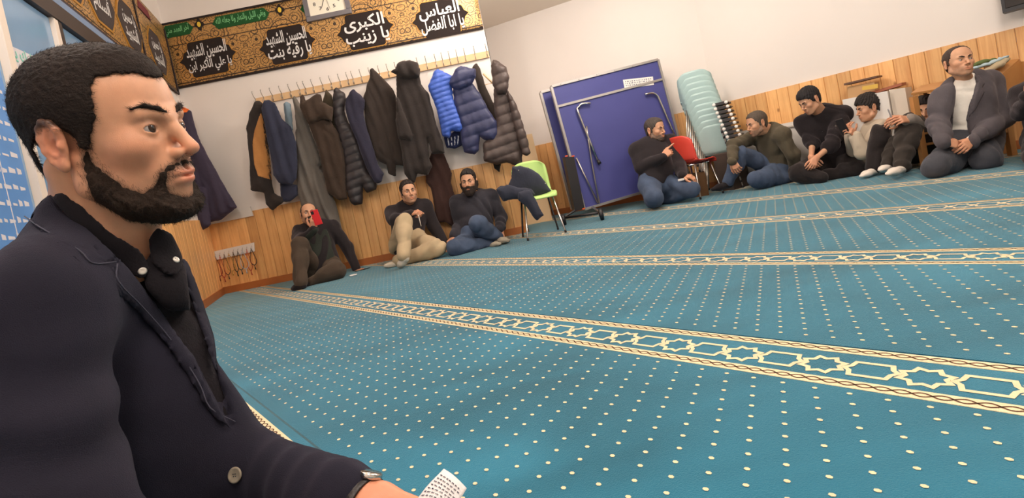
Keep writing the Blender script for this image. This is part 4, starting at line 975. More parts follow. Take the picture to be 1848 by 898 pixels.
# stand right
Y = 3.90; Yb = 4.08
s2 = stand('taller wooden stand behind the man in the grey jacket, folded cloths on top', dict(o=at(1815, 200, Y)*[1, 1, 0]))
MB().quad(pq([(1768, 141), (1808, 134), (1840, 106), (1785, 112)], [Y, Y, Yb, Yb]), .018, (0, 0, -1), .003).build('table_top', desk, s2)
a, b, c, d = at(1808, 135, Y), at(1842, 107, Yb), None, None
zz = at(1812, 172, Y)[2]; MB().quad([a*[1, 1, 0]+[0, 0, zz], b*[1, 1, 0]+[0, 0, zz], b-A3(0, 0, .01), a-A3(0, 0, .01)], .018, unit(A3(-.3, .1, 0)), .003).build('side_panel', desk, s2)
for (t, w_) in ((a, 0), (b, 0), (at(1770, 141, Y), 0), (at(1787, 112, Yb), 0)): 
    q = t.copy(); MB().quad([q*[1, 1, 0]+[-.022, 0, .001], q*[1, 1, 0]+[.022, 0, .001], q+A3(.022, 0, -.02), q+A3(-.022, 0, -.02)], .04, BACKV, .004).build('leg', desk, s2)
q = at(1812, 240, Y); MB().quad([q+A3(-.25, 0, 0), q+A3(.03, 0, 0), q+A3(.03, 0, .05), q+A3(-.25, 0, .05)], .02, BACKV, .003).build('cross_bar', desk, s2)
def soft(name, label, cat, pts, r, m_, seed, sq=.45, h=.007, group=None, ax=(0, 0, 1)):
    P = np.array([p for p in pts]); fd = Fd(P.min(0)-r-.05, P.max(0)+r+.05, h)
    for a, b in zip(P[:-1], P[1:]): fd.cone(a, b, r, r*.9, .02, sq=(ax, sq))
    V, Q = fd.nets(); n = fd.normals(V); V = V-n*folds(V, .006, 40, seed)[:, None]
    o = mesh(name, V, Q, m_); setp(o, label, cat, group); return o
Yc = 3.99
soft('folded_cloth', 'pale blue folded cloth on the taller wooden stand', 'cloth', [at(1762, 122, Yc), at(1782, 116, Yc), at(1812, 103, Yc)], .03, cloth('pale_blue_cloth', rgb(176, 196, 204), .05), 3, .35)
soft('folded_cloth', 'dark green cloth under the pale blue one on the taller stand', 'cloth', [at(1758, 118, Yc+.1), at(1775, 112, Yc+.1), at(1790, 109, Yc+.1)], .035, cloth('moss_cloth', rgb(92, 104, 62), .1), 4, .45)
soft('folded_cloth', 'beige folded cloth at the right of the pile on the taller stand', 'cloth', [at(1786, 126, Yc-.05), at(1800, 118, Yc-.05), at(1813, 108, Yc)], .035, cloth('beige_cloth', rgb(186, 168, 138), .08), 5, .5)
# loudspeaker high on the right wall
p = onw(1834, 2, RIGHT, .16); Rm = np.stack([np.append(S2, 0), nR, [0, 0, 1]], 1)
sp_ = MB().box(p+A3(0, 0, .06), (.16, .14, .26), Rm).build('loudspeaker', blackp); setp(sp_, 'small dark loudspeaker high on the right wall at the picture edge', 'loudspeaker')
MB().quad([p+nR*.071+S3*(-.06)+A3(0, 0, -.04), p+nR*.071+S3*.06+A3(0, 0, -.04), p+nR*.071+S3*.06+A3(0, 0, .17), p+nR*.071-S3*.06+A3(0, 0, .17)], .006, nR, .003).build('grille', mat('speaker_grille', rgb(52, 46, 44), .8), sp_)
mb = MB(); mb.tube([p-nR*.05+A3(0, 0, .06), p-nR*.16+A3(0, 0, .06)], .015, 8); mb.build('bracket', blackp, sp_, True)
# crumpled scrap on the carpet
q = fl(638, 498); o = soft('paper_scrap', 'tiny crumpled paper scrap on the carpet beside the man with the red phone', 'paper', [q+A3(-.02, 0, .008), q+A3(.02, .01, .01)], .016, paper, 8, .5, .004)
# ============================================================ PEOPLE
def skinmat():
    m = mat('skin', (.5, .3, .2), .5, .05, 30, .12, 220, attr=True, sss=.12, spec=.35); return m
SKIN = skinmat()
eyem = mat('eye_surface', (.8, .8, .8), .12, attr=True, spec=.6)
def frame_from(f, u=(0, 0, 1)):
    """columns x forward, y left, z up"""
    f = unit(f); l = unit(np.cross(u, f)); return np.stack([f, l, np.cross(f, l)], 1)
def head_field(h, s, c, R, ageo=dict()):
    """implicit head, 0.235*s tall; c is the middle between the ears at eye height"""
    def W(x, y, z): return c+R@(np.array([x, y, z])*s)
    L = .165*s
    fd = Fd(c-L, c+L, h); e = lambda x, y, z, a, b, d, k=.02, op='u', RR=None: fd.ell(W(x, y, z), np.array([a, b, d])*s, R if RR is None else R@RR, k*s, op)
    cn = lambda p, q, a, b, k=.015, op='u': fd.cone(W(*p), W(*q), a*s, b*s, k*s, op)
    def rotz(a): c_, s_ = math.cos(a), math.sin(a); return np.array([[c_, -s_, 0], [s_, c_, 0], [0, 0, 1]])
    def roty(a): c_, s_ = math.cos(a), math.sin(a); return np.array([[c_, 0, s_], [0, 1, 0], [-s_, 0, c_]])
    W_ = ageo.get('wide', 1.)
    sk_ = ageo.get('skull', (-.018, .036, .093, .074, .080)); e(sk_[0], 0, sk_[1], sk_[2], sk_[3]*W_, sk_[4]); e(.030, 0, .040, .052, .060*W_, .062, .03); e(.034, 0, -.022, .052, .058*W_, .070, .03)
    e(.036, 0, -.070, .048, .047*W_, .040, .03)
    for y in (1, -1):
        cn((-.004, .055*y*W_, -.035), (.004, .054*y*W_, -.066), .014, .013, .02); cn((.004, .054*y*W_, -.066), (.062, .020*y, -.098), .013, .013, .022)
        e(.060, .040*y, -.022, .020, .021, .018, .022)
    e(.074, 0, -.098, .016, .019, .015, .02)
    cn((.0745, .038, .020), (.084, .010, .016), .008, .008, .014); cn((.0745, -.038, .020), (.084, -.010, .016), .008, .008, .014)
    e(.074, 0, -.058, .018, .031, .026, .02)
    for y in (1, -1): e(.094, .031*y, .001, .015, .0165, .0125, .012, 'cut')
    nl = ageo.get('nose', 1.)
    cn((.080, 0, .018), (.094, 0, -.006), .0075, .0075, .010); cn((.094, 0, -.006), (.0975+.011*nl, 0, -.030), .0075, .0095, .008)
    for y in (1, -1): e(.0955, .0125*y, -.0355, .0095, .0075, .0075, .006)
    for y in (1, -1): e(.1005, .0065*y, -.0425, .0055, .0035, .003, .003, 'cut')
    # lips
    e(.0905, 0, -.0625, .0095, .022, .0055, .006); e(.0895, 0, -.0735, .0095, .019, .0065, .006); e(.104, 0, -.0680, .012, .026, .0016, .002, 'cut')
    e(.094, 0, -.053, .006, .003, .008, .006, 'cut')
    # eyelids round the balls
    for y in (1, -1):
        e(.0715, .031*y, .0005, .0142, .0150, .0138, .004)
        e(.0850, .031*y, .0005, .0165, .0118, .0036*ageo.get('open', 1.), .0016, 'cut')
    # ears
    for y in (1, -1):
        RR = rotz(.34*y)@roty(-.12); E = lambda a, o, b: RR@np.array([a, o*y, b])+np.array([-.010, .0745*y*W_, -.008])
        e(-.010, .0745*y*W_, -.008, .017, .0050, .030, .005, RR=RR)
        rim = [(.011, .001, .004), (.014, .004, .016), (.008, .006, .026), (-.003, .0065, .0295), (-.0125, .0065, .023), (-.0170, .0065, .010), (-.0150, .006, -.006), (-.0085, .005, -.020), (-.001, .003, -.028)]
        for a, b in zip(rim[:-1], rim[1:]): cn(E(*a), E(*b), .0040, .0040, .003)
        anti = [(-.004, .005, .018), (-.0095, .005, .008), (-.009, .0045, -.006), (-.002, .004, -.013)]
        for a, b in zip(anti[:-1], anti[1:]): cn(E(*a), E(*b), .0034, .0034, .004)
        q = E(.002, .007, -.003); e(q[0], q[1], q[2], .0075, .0065, .010, .003, 'cut', RR=RR)
        q = E(.003, .002, -.027); e(q[0], q[1], q[2], .0085, .0050, .0095, .004, RR=RR)
        q = E(.0115, .004, -.004); e(q[0], q[1], q[2], .0035, .004, .006, .003, RR=RR)
    return fd, W
def hair_field(fd, W, s, c, R, h, poly, th, top=0., seed=1, wave=.0015, wide=1., sideth=.3, region=None):
    """hair: skull swollen by th and kept inside a side outline (x forward, z up)"""
    hf = Fd(fd.lo, fd.lo+fd.h, fd.h); hf.n = fd.n; hf.ax = fd.ax; hf.D = np.full(fd.D.shape, .25, np.float32)
    e = lambda x, y, z, a, b, d, k=.02: hf.ell(W(x, y, z), (np.array([a, b, d])+np.array([th, max(th*sideth, .0028), th]))*s, R, k*s)
    e(-.018, 0, .036+top*.4, .093, .074*wide, .080+top*.5); e(.030, 0, .040+top*.5, .052, .060*wide, .062+top*.5, .03); e(-.035, 0, -.03, .055, .056*wide, .05, .03); e(.000, 0, -.02, .05, .0665*wide, .05, .03)
    x, y, z = fd.xyz(); X, Y, Z = x-c[0], y-c[1], z-c[2]
    lx = (X*R[0, 0]+Y*R[1, 0]+Z*R[2, 0])/s; lz = (X*R[0, 2]+Y*R[1, 2]+Z*R[2, 2])/s; ly = (X*R[0, 1]+Y*R[1, 1]+Z*R[2, 1])/s
    pz = lz+.012*0; px_ = lx-.9*np.maximum(np.abs(ly)-.045, 0)*(lz > .03)*.6
    pd = poly_sdf(px_, pz, poly).astype(np.float32)*s
    if region is not None: pd = region
    hf.D = -smin(-hf.D, -pd, .006*s)
    w_ = np.sin(lx*260+lz*190+3*np.sin(ly*80))+np.sin(ly*300+lx*140+2*np.sin(lz*90+seed))
    hf.D = (hf.D+wave*s*w_).astype(np.float32)
    return hf, (lx, ly, lz)
HAIRP = {
 'short': [(.078, .080), (.064, .074), (.050, .060), (.040, .030), (.038, .012), (.022, .010), (.018, -.020), (.004, -.022), (.000, .012), (-.012, .030), (-.030, .030), (-.040, .0), (-.045, -.04), (-.060, -.075), (-.16, -.07), (-.16, .2), (.085, .2), (.082, .085)],
 'recede': [(.040, .085), (.030, .060), (.030, .020), (.018, .008), (.014, -.015), (.002, -.016), (.000, .012), (-.012, .030), (-.030, .030), (-.040, .0), (-.045, -.04), (-.060, -.07), (-.16, -.07), (-.16, .2), (.055, .2), (.060, .105)],
 'fringe': [(.092, .064), (.074, .056), (.054, .046), (.038, .026), (.030, .0), (.018, -.012), (.004, -.016), (.000, .012), (-.012, .030), (-.030, .030), (-.040, .0), (-.045, -.04), (-.060, -.07), (-.16, -.07), (-.16, .2), (.12, .2), (.11, .075)],
}
BEARDP = [(.016, .000), (.022, -.028), (.040, -.048), (.060, -.052), (.076, -.046), (.105, -.044), (.12, -.05), (.12, -.13), (.05, -.14), (.0, -.10), (-.006, -.05), (.004, .000)]
def make_head(parts, s, c, f, up, skin, hair, beard=None, gaze=None, style='short', hairth=.007, top=.004, h=.0030, stub=None, geo={}, haircol=None, brow=True, seed=1, beardth=.006, beardz=0., hname='hair', person=None, wave=.0015):
    R = frame_from(f, up); fd, W = head_field(h, s, c, R, geo)
    V, Q = fd.nets(); L = ((V-c)@R)/s
    col = np.tile(np.array(skin), (len(V), 1))
    nz = folds(L, .5, 160, seed)[:, None]+.5
    g = lambda x, y, z, r: np.exp(-(((L[:, 0]-x)/r[0])**2+((np.abs(L[:, 1])-y)/r[1])**2+((L[:, 2]-z)/r[2])**2))[:, None]
    redc = np.array(skin)*[1.12, .72, .66]
    lip = np.clip(g(.098, 0, -.0625, (.016, .021, .006))+g(.097, 0, -.0735, (.016, .018, .0065)), 0, 1)
    for m_, k in ((g(.062, .045, -.03, (.03, .025, .025)), .25), (g(.105, 0, -.033, (.012, .014, .012)), .35), (g(-.01, .082, -.01, (.03, .012, .035)), .35)): col = col*(1-m_*k)+redc*m_*k
    col = col*(1-.45*np.clip(g(.088, .031, .012, (.02, .02, .0035)), 0, 1))*(1-.75*np.clip(g(.084, .031, .0045, (.012, .0135, .0022)), 0, 1))*(1-.4*np.clip(g(.084, .031, -.0045, (.012, .0125, .002)), 0, 1))
    if stub is not None:
        pdv = poly_sdf(L[:, 0], L[:, 2], BEARDP)[:, None]; m_ = np.clip(-(pdv)/.010+.2, 0, 1)*(1-np.clip(g(.1, 0, -.069, (.02, .020, .009))*1.3, 0, 1))*stub[1]*(.75+.5*np.clip(nz, 0, 1)); m_ = np.clip(m_, 0, 1)
        col = col*(1-m_)+np.array(stub[0])*m_
    col = col*(1-lip*.55)+np.array(skin)*[.95, .52, .48]*lip*.55
    parts.append((V, Q, col))
    hc = haircol or rgb(36, 28, 24); hm = mat(hname+'_%d%d%d' % tuple(int(255*x) for x in hc), hc, .6, .15, 60, .5, 260, spec=.4)
    if hair:
        hf, _ = hair_field(fd, W, s, c, R, h, HAIRP[style] if isinstance(style, str) else style, hairth, top, seed, wave, geo.get('wide', 1.))
        Vh, Qh = hf.nets()
        if len(Vh): mesh('hair', Vh, Qh, hm, person)
    if beard:
        bc, pl = beard; bf = Fd(fd.lo, fd.lo+fd.h, fd.h); bf.n = fd.n; bf.ax = fd.ax
        x, y, z = fd.xyz(); X, Y, Z = x-c[0], y-c[1], z-c[2]; lx = (X*R[0, 0]+Y*R[1, 0]+Z*R[2, 0])/s; ly = (X*R[0, 1]+Y*R[1, 1]+Z*R[2, 1])/s; lz = (X*R[0, 2]+Y*R[1, 2]+Z*R[2, 2])/s
        base = fd.D-beardth*s
        bf.D = base.copy().astype(np.float32)
        if beardz: bf.ell(W(.070, 0, -.098-beardz*.6), np.array([.030, .034, .022+beardz])*s, R, .03*s)
        pd = poly_sdf(lx, lz, pl or BEARDP)*s
        w_ = .0012*s*(np.sin(lx*420+ly*300)+np.sin(lz*500+ly*350+2*np.sin(lx*90)))
        bf.D = np.maximum(np.maximum(bf.D+w_, pd+w_*1.5), -(np.sqrt(((lx-.100)/.034)**2+(ly/.021)**2+((lz+.0685)/.0098)**2)-1)*.009*s).astype(np.float32)
        Vb, Qb = bf.nets(); bm_ = mat('beard_%d%d%d' % tuple(int(255*x) for x in bc), bc, .75, .25, 90, .6, 300, spec=.3)
        if len(Vb): mesh('beard', Vb, Qb, bm_, person)
    if brow:
        for y in (1, -1):
            b = Fd(c-.15*s, c+.15*s, h*.6 if h > .002 else h); b = Fd(W(.083, .030*y, .022)-.03*s, W(.083, .030*y, .022)+.03*s, h*.45)
            pts = [(.0915, .013, .0185), (.0885, .026, .0245), (.0795, .038, .0245), (.068, .047, .0175)]
            for i in range(3):
                a, q = pts[i], pts[i+1]; b.cone(W(a[0], a[1]*y, a[2]), W(q[0], q[1]*y, q[2]), (.0046, .0050, .0042, .0026)[i]*s, (.0050, .0042, .0026, .0014)[i]*s, .003)
            Vb, Qb = b.nets()
            if len(Vb): mesh('eyebrow', Vb, Qb, hm, person)
    # eyeballs
    gz = unit(gaze) if gaze is not None else R[:, 0]
    for y in (1, -1):
        ec = W(.0725, .031*y, .0005); r = .0122*s; Rg = frame_from(gz); V = []; C = []; nu, nv = 16, 14
        for i in range(nv+1):
            t = math.pi*i/nv*.62
            for j in range(nu):
                a = 2*math.pi*j/nu; V.append(ec+Rg@(r*np.array([math.cos(t), math.sin(t)*math.cos(a), math.sin(t)*math.sin(a)])))
                C.append((.01, .01, .01) if t < .2 else ((.09, .05, .03) if t < .50 else (.36, .31, .28)))
        Fc = [(i*nu+j, (i+1)*nu+j, (i+1)*nu+(j+1) % nu, i*nu+(j+1) % nu) for i in range(nv) for j in range(nu)]
        mesh('eye', V, Fc, eyem, person, True, col=np.array(C))
    return fd, W, R
def hand_prims(fd, wr, d, n, s, side, curl=(.35, .4, .45, .5), spread=.12, thumb=(.5, .4), k=.006, straight=()):
    """wr wrist, d towards the knuckles, n out of the back of the hand; side +1 when the thumb lies along cross(d, n)"""
    d = unit(d); n = unit(np.array(n)-d*(np.array(n)@d)); t = np.cross(d, n)*side; P = lambda a, b, c: wr+(d*a+t*b+n*c)*s
    R = np.stack([d, t, n], 1)
    fd.cone(P(-.012, 0, 0), P(.012, 0, 0), .025*s, .024*s, .012, sq=(n, .72))
    for b in (-.026, -.009, .009, .026): fd.cone(P(.010, b*.7, 0), P(.078 if abs(b) < .02 else .073, b, 0), .0125*s, .0105*s, .012)
    fd.cone(P(.02, .018, -.006), P(.055, .026, -.008), .014*s, .010*s, .012)
    Ls = [(.040, .025, .021), (.044, .028, .022), (.041, .026, .021), (.033, .020, .018)]; bs = (.029, .0098, -.0098, -.028); rs = (.0088, .0090, .0086, .0075)
    for i in range(4):
        p = P(.076 if i in (1, 2) else .072, bs[i], .001); a = 0; c = curl[i]; sp_ = spread*(1.5-i)*.6
        for q, L_ in enumerate(Ls[i]):
            a += c*(1.35, 1.55, .9)[q]
            dd = (d*math.cos(sp_)+t*math.sin(sp_))*math.cos(a)-n*math.sin(a); e = p+dd*L_*s
            fd.cone(p, e, rs[i]*s*(1-.08*q), rs[i]*s*(1-.08*(q+1)), .004); p = e
    p = P(.022, .030, -.006); o_, c_ = thumb
    for L_, r0, r1, a in ((.040, .0125, .0105, o_), (.030, .0105, .0095, o_*.6), (.025, .0095, .0075, o_*.2-.1)):
        dd = unit(d*math.cos(a)+t*math.sin(a)-n*c_); e = p+dd*L_*s; fd.cone(p, e, r0*s, r1*s, .006); p = e
def hand_mesh(parts, wr, d, n, s, side, skin, h=.0042, fore=None, **kw):
    L = .21*s; c = wr+unit(d)*.07*s; lo, hi = c-.15*s-.02, c+.15*s+.02
    if fore is not None: lo = np.minimum(lo, fore-.05); hi = np.maximum(hi, fore+.05)
    fd = Fd(lo, hi, h); hand_prims(fd, wr, d, n, s, side, **kw)
    if fore is not None: fd.cone(fore, wr, .034*s, .025*s, .02, sq=(n, .85))
    V, Q = fd.nets(); col = np.tile(np.array(skin)*[1.02, .92, .9], (len(V), 1)); parts.append((V, Q, col)); return fd
def torso_prims(fd, J, s, g=0., belly=0., k=.05, t0=0., t1=1.):
    pel, nk = J['pelvis'], J['neck']; up = unit(nk-pel); hl = unit(J['hipL']-J['hipR']); sl = unit(J['shL']-J['shR'])
    L = np.linalg.norm(nk-pel); cv = J.get('bend', np.zeros(3))
    for t, rx, ry, bl in ((.0, .165, .118, 0), (.18, .158, .115, .6), (.36, .150, .112, 1.), (.55, .160, .115, .5), (.72, .175, .118, 0), (.86, .165, .098, 0)):
        if t < t0 or t > t1: continue
        lat = unit(hl*(1-t)+sl*t); fwd = unit(np.cross(lat, up)); R = np.stack([lat, fwd, np.cross(lat, fwd)], 1)
        c = pel+(nk-pel)*t+fwd*(belly*bl*.5)+cv*math.sin(math.pi*t)
        fd.ell(c, (np.array([rx*s, ry*s+belly*bl*.5, L*.26])+g), R, k)
    for a in ('shR', 'shL'):
        fd.cone(nk-up*.05*s, J[a], .062*s+g, .058*s+g, .05)
def arm_prims(fd, J, s, a, g=0., cut=1.):
    S_, E, Wr = J['sh'+a], J['el'+a], J['wr'+a]
    fd.cone(S_, E, .056*s+g, .044*s+g, .03); fd.cone(E, E+(Wr-E)*cut, .045*s+g, (.045-.016*cut)*s+g, .02)
def leg_prims(fd, J, s, a, g=0., cut=1.):
    Hh, Kn, An = J['hip'+a], J['kn'+a], J['an'+a]
    fd.cone(Hh, Kn, .088*s+g, .060*s+g, .04); fd.cone(Kn, Kn+(An-Kn)*.4, .060*s+g, .056*s+g, .03); fd.cone(Kn+(An-Kn)*.3, Kn+(An-Kn)*cut, .058*s+g, .058*s*(1-cut)+.042*s*cut+g*.8, .03)
def foot_prims(fd, J, s, a, g=0.):
    An, To = J['an'+a], J['to'+a]; d = unit(To-An); heel = An-A3(0, 0, 0)-d*.03*s; 
    fd.cone(An, heel*.5+An*.5+A3(0, 0, -.03*s), .036*s+g, .033*s+g, .02); fd.cone(An+A3(0, 0, -.028*s), An+(To-An)*.62+A3(0, 0, -.010*s), .034*s+g, .036*s+g, .02, sq=((0, 0, 1), .8)); fd.cone(An+(To-An)*.6+A3(0, 0, -.01*s), To, .038*s+g, .022*s+g, .02, sq=((0, 0, 1), .65))
def jb(J, keys, m_=.16): P = np.array([J[k] for k in keys]); return P.min(0)-m_, P.max(0)+m_
def finish(fd, name, m_, person, seed, amp=.013, sc=19, lab=None, keepz=.002, relax=1):
    V, Q = fd.nets(); n = fd.normals(V); V = V-n*folds(V, amp, sc, seed)[:, None]; V[:, 2] = np.maximum(V[:, 2], keepz)
    if relax: V = smooth_mesh(V, Q, relax)
    o = mesh(name, V, Q, m_, person)
    if lab: o['label'] = lab
    return o
SK = rgb(206, 156, 124)
def person(label, J, s, head, hands=(), top=None, topg=.010, trousers=None, trg=.010, feet=None, shoes=False, belly=0., jacket=None, seed=1, sleeve=(1., 1.), skin=SK, group=None, legcut=.98, h=.0105, extra=None, bodylegs=True, neckr=1.):
    root = empty('person', J['pelvis']*[1, 1, 0]); setp(root, label, 'person', group)
    for a, sgn in (('R', -1), ('L', 1)):
        pass
    keys = [k for k in J if k not in ('bend', 'head')]; parts = []
    hd = dict(head); c = hd.pop('c'); f = hd.pop('f'); up = hd.pop('up', (0, 0, 1))
    fdh, W, R = make_head(parts, s*hd.pop('scale', 1.), c, f, up, skin, True, person=root, seed=seed, **hd)
    # coarse body under the clothes, neck included
    lo, hi = jb(J, keys, .14); lo[2] = max(lo[2], -.02); hi = np.maximum(hi, c+.02); b = Fd(lo, hi, .013)
    torso_prims(b, J, s, -.012, belly)
    for a in 'RL':
        arm_prims(b, J, s, a, -.010); leg_prims(b, J, s, a, -.012)
    b.cone(J['neck']-unit(J['neck']-J['pelvis'])*.03*s, c+R@np.array([-.02, 0, -.07])*s, .050*s, .040*s, .03)
    V, Q = b.nets(); V = smooth_mesh(V, Q, 1); parts.append((V, Q, np.tile(np.array(skin), (len(V), 1))))
    # neck in the head's fineness
    nf = Fd(np.minimum(J['neck'], c)-.10, np.maximum(J['neck'], c)+.10, .006)
    nf.cone(J['neck'], c+R@np.array([-.022, 0, -.045])*s, .057*s*neckr, .050*s*neckr, .02); nf.cone(J['neck']+R@np.array([.03, 0, 0])*s, c+R@np.array([.02, 0, -.085])*s, .038*s*neckr, .034*s*neckr, .03)
    V, Q = nf.nets(); parts.append((V, Q, np.tile(np.array(skin)*.96, (len(V), 1))))
    for hk in hands:
        hk = dict(hk); a = hk.pop('a'); hand_mesh(parts, J['wr'+a], hk.pop('d'), hk.pop('n'), s*hk.pop('scale', 1.), hk.pop('side'), skin, fore=J['el'+a]+(J['wr'+a]-J['el'+a])*hk.pop('fore', .75), **hk)
    o0 = 0; VV = []; QQ = []; CC = []
    for V, Q, C in parts: VV.append(V); QQ.append(Q+o0); CC.append(C); o0 += len(V)
    VV = np.concatenate(VV); VV[:, 2] = np.maximum(VV[:, 2], .002)
    mesh('body', VV, np.concatenate(QQ), SKIN, root, col=np.concatenate(CC))
    if top:
        lo, hi = jb(J, ['pelvis', 'neck', 'shL', 'shR', 'elL', 'elR', 'wrL', 'wrR'], .2); fd = Fd(lo, hi, h)
        torso_prims(fd, J, s, topg, belly); arm_prims(fd, J, s, 'R', topg, sleeve[0]); arm_prims(fd, J, s, 'L', topg, sleeve[1])
        fd.cone(J['neck']-unit(J['neck']-J['pelvis'])*.03, J['neck']+unit(c-J['neck'])*.025, .072*s, .060*s, .02)
        fd.cone(J['neck']+unit(c-J['neck'])*.03, c, .060*s, .062*s, .004, 'cut')
        if top.get('pre'): top['pre'](fd, R)
        o = finish(fd, top['name'], top['m'], root, seed+1, top.get('amp', .016), lab=top.get('label'))
        if top.get('fn'): top['fn'](fd, o, root)
    if trousers:
        ks = ['pelvis', 'hipL', 'hipR', 'knL', 'knR', 'anL', 'anR']; lo, hi = jb(J, ks, .16); lo[2] = max(lo[2], -.02); fd = Fd(lo, hi, h)
        torso_prims(fd, J, s, trg-.004, belly*.5, t1=.2)
        for a in 'RL': leg_prims(fd, J, s, a, trg, legcut)
        finish(fd, 'trousers', trousers, root, seed+2, .014)
    if feet is not None:
        for a in 'RL':
            if 'to'+a not in J: continue
            lo, hi = jb(J, ['an'+a, 'to'+a], .08); fd = Fd(lo, hi, .006); foot_prims(fd, J, s, a, .003 if not shoes else .006); finish(fd, 'shoe' if shoes else 'sock', feet, root, seed+5, .002, keepz=.003)
    return root, fdh, W, R
def kneel(J, s, dz=.055):
    for a in 'RL':
        d = J['hip'+a]-J['kn'+a]; d[2] = 0; d = unit(d); J['an'+a] = J['kn'+a]+d*.38*s; J['an'+a][2] = dz; J['to'+a] = J['an'+a]+d*.16*s; J['to'+a][2] = .035
def sphere_hit(parent, u, v, L, near=True):
    """point on the view ray at distance L from parent"""
    d = unit(ray(u, v)); m_ = parent-CAM; b = m_@d; disc = L*L-(m_@m_-b*b)
    t = b+(-1 if near else 1)*math.sqrt(disc) if disc > 0 else b
    return CAM+d*t
class Rig:
    """joints placed where the photograph shows them, limb lengths kept human"""
    def __init__(r, s, pelvis, neck): r.s = s; r.J = dict(pelvis=at(*pelvis), neck=at(*neck)); r.log = []
    def set(r, k, *a): r.J[k] = at(*a) if len(a) == 3 else np.array(a[0], float); return r
    def limb(r, k, par, u, v, L, near=True):
        r.J[k] = sphere_hit(r.J[par], u, v, L*r.s, near); return r
    def hips(r, dirL, w_=.09):
        d = unit(dirL)*w_*r.s; r.J['hipL'] = r.J['pelvis']+d; r.J['hipR'] = r.J['pelvis']-d; return r
    def shoulders(r, dirL, w_=.175, drop=.05):
        d = unit(dirL)*w_*r.s; up = unit(r.J['neck']-r.J['pelvis'])*drop*r.s; r.J['shL'] = r.J['neck']+d-up; r.J['shR'] = r.J['neck']-d-up; return r
    def report(r, nm):
        J = r.J; g = lambda a, b: round(float(np.linalg.norm(J[a]-J[b]))/r.s, 2) if a in J and b in J else None
        print(nm, 'torso', g('pelvis', 'neck'), 'ua', g('shR', 'elR'), g('shL', 'elL'), 'fa', g('elR', 'wrR'), g('elL', 'wrL'), 'th', g('hipR', 'knR'), g('hipL', 'knL'), 'sh', g('knR', 'anR'), g('knL', 'anL'), 'z', {k: round(float(v[2]), 2) for k, v in J.items()})
Z3 = A3(0, 0, 0)
CHINP = [(.058, -.085), (.072, -.080), (.085, -.0815), (.105, -.080), (.12, -.09), (.105, -.125), (.04, -.125), (.03, -.095)]
BLKK = rgb(34, 28, 28)
sweater = cloth('black_knit', rgb(40, 35, 37), .1, .3, 120); knitgreen = cloth('dark_green_knit', rgb(48, 52, 46), .1, .3, 120)
jeans = cloth('blue_denim', rgb(70, 82, 104), .22, .3, 120, vscale=9); beigec = cloth('beige_twill', rgb(186, 164, 132), .08, .2, 120); brownt = cloth('brown_corduroy', rgb(72, 60, 50), .12, .35, 120)
blackt = cloth('black_trouser_cloth', rgb(38, 33, 33), .1); socks = cloth('cream_sock', rgb(206, 194, 176), .05); wsock = cloth('white_sock', rgb(232, 220, 208), .05)
greysock = cloth('grey_sock', rgb(150, 140, 124), .1); blacks = cloth('black_sock', rgb(30, 26, 28), .05)
SITG = 'men sitting along the walls'
# ------ man with the red phone
r = Rig(1.0, (583, 487, 5.16), (568, 407, 5.36)); r.hips((1, .1, 0)).shoulders((1, .05, -.03))
r.limb('knR', 'hipR', 541, 443, .43).limb('anR', 'knR', 542, 511, .41).limb('knL', 'hipL', 607, 488, .40); r.set('anL', 562, 510, 4.78)
r.set('elR', 541, 438, 5.0).set('wrR', 566, 413, 4.93).set('elL', 627, 446, 5.30).set('wrL', 642, 486, 5.2)
r.set('toR', 531, 520, 4.62).set('toL', 545, 514, 4.70)
r.report('phone'); J = r.J
def vest(fd, o, root):
    patch(root, fd, 'sweater_front', [(548, 428), (566, 410), (590, 412), (600, 440), (607, 478), (598, 484), (560, 478), (553, 450)], knitgreen, .004, .02)
person('seated man in black with dark trousers holding a red phone up to his face', J, 1.0,
       dict(c=at(557, 386, 5.24), f=(.45, -.85, .12), up=(.1, 0, 1), beard=(rgb(60, 50, 44), [(.070, -.045), (.105, -.042), (.12, -.07), (.105, -.125), (.06, -.125), (.062, -.08)]), style='recede', haircol=rgb(84, 70, 60), hairth=.004, top=.0, wave=.0005, beardth=.003, stub=(rgb(90, 74, 64), .5), gaze=(.4, -.9, -.2)),
       [dict(a='R', d=unit(A3(.3, -.15, .9)), n=unit(A3(.1, -.95, -.2)), side=-1, curl=(.5, .5, .55, .6), thumb=(.9, .5), fore=.6), dict(a='L', d=unit(A3(.9, -.3, -.25)), n=(0, -.2, 1), side=1, curl=(.05, .05, .05, .05), spread=.3, thumb=(1.0, .1), fore=.7)],
       dict(name='jacket', m=sweater, fn=vest), .012, brownt, .014, blacks, True, belly=.06, seed=41, group=SITG)
ph = empty('mobile_phone', at(570, 391, 4.86)); setp(ph, 'red phone held up by the man below the grey robe', 'phone')
def phone(ph, c, R, m_, lens=True):
    mb = MB(); mb.quad([c+R@A3(-.036, -.075, 0), c+R@A3(.036, -.075, 0), c+R@A3(.036, .075, 0), c+R@A3(-.036, .075, 0)], .009, R[:, 2], .004); mb.build('phone_case', m_, ph)
    if lens:
        mb = MB(); q = c+R@A3(-.018, .052, .009); mb.quad([q+R@A3(-.013, -.016, 0), q+R@A3(.013, -.016, 0), q+R@A3(.013, .016, 0), q+R@A3(-.013, .016, 0)], .003, R[:, 2], .001); mb.build('camera_bump', blackp, ph)
Rp = np.stack([unit(A3(1, .1, .05)), unit(A3(-.12, -.1, 1)), np.cross(unit(A3(1, .1, .05)), unit(A3(-.12, -.1, 1)))], 1)
phone(ph, at(571, 392, 4.86), Rp, mat('red_phone_case', rgb(224, 44, 48), .35))
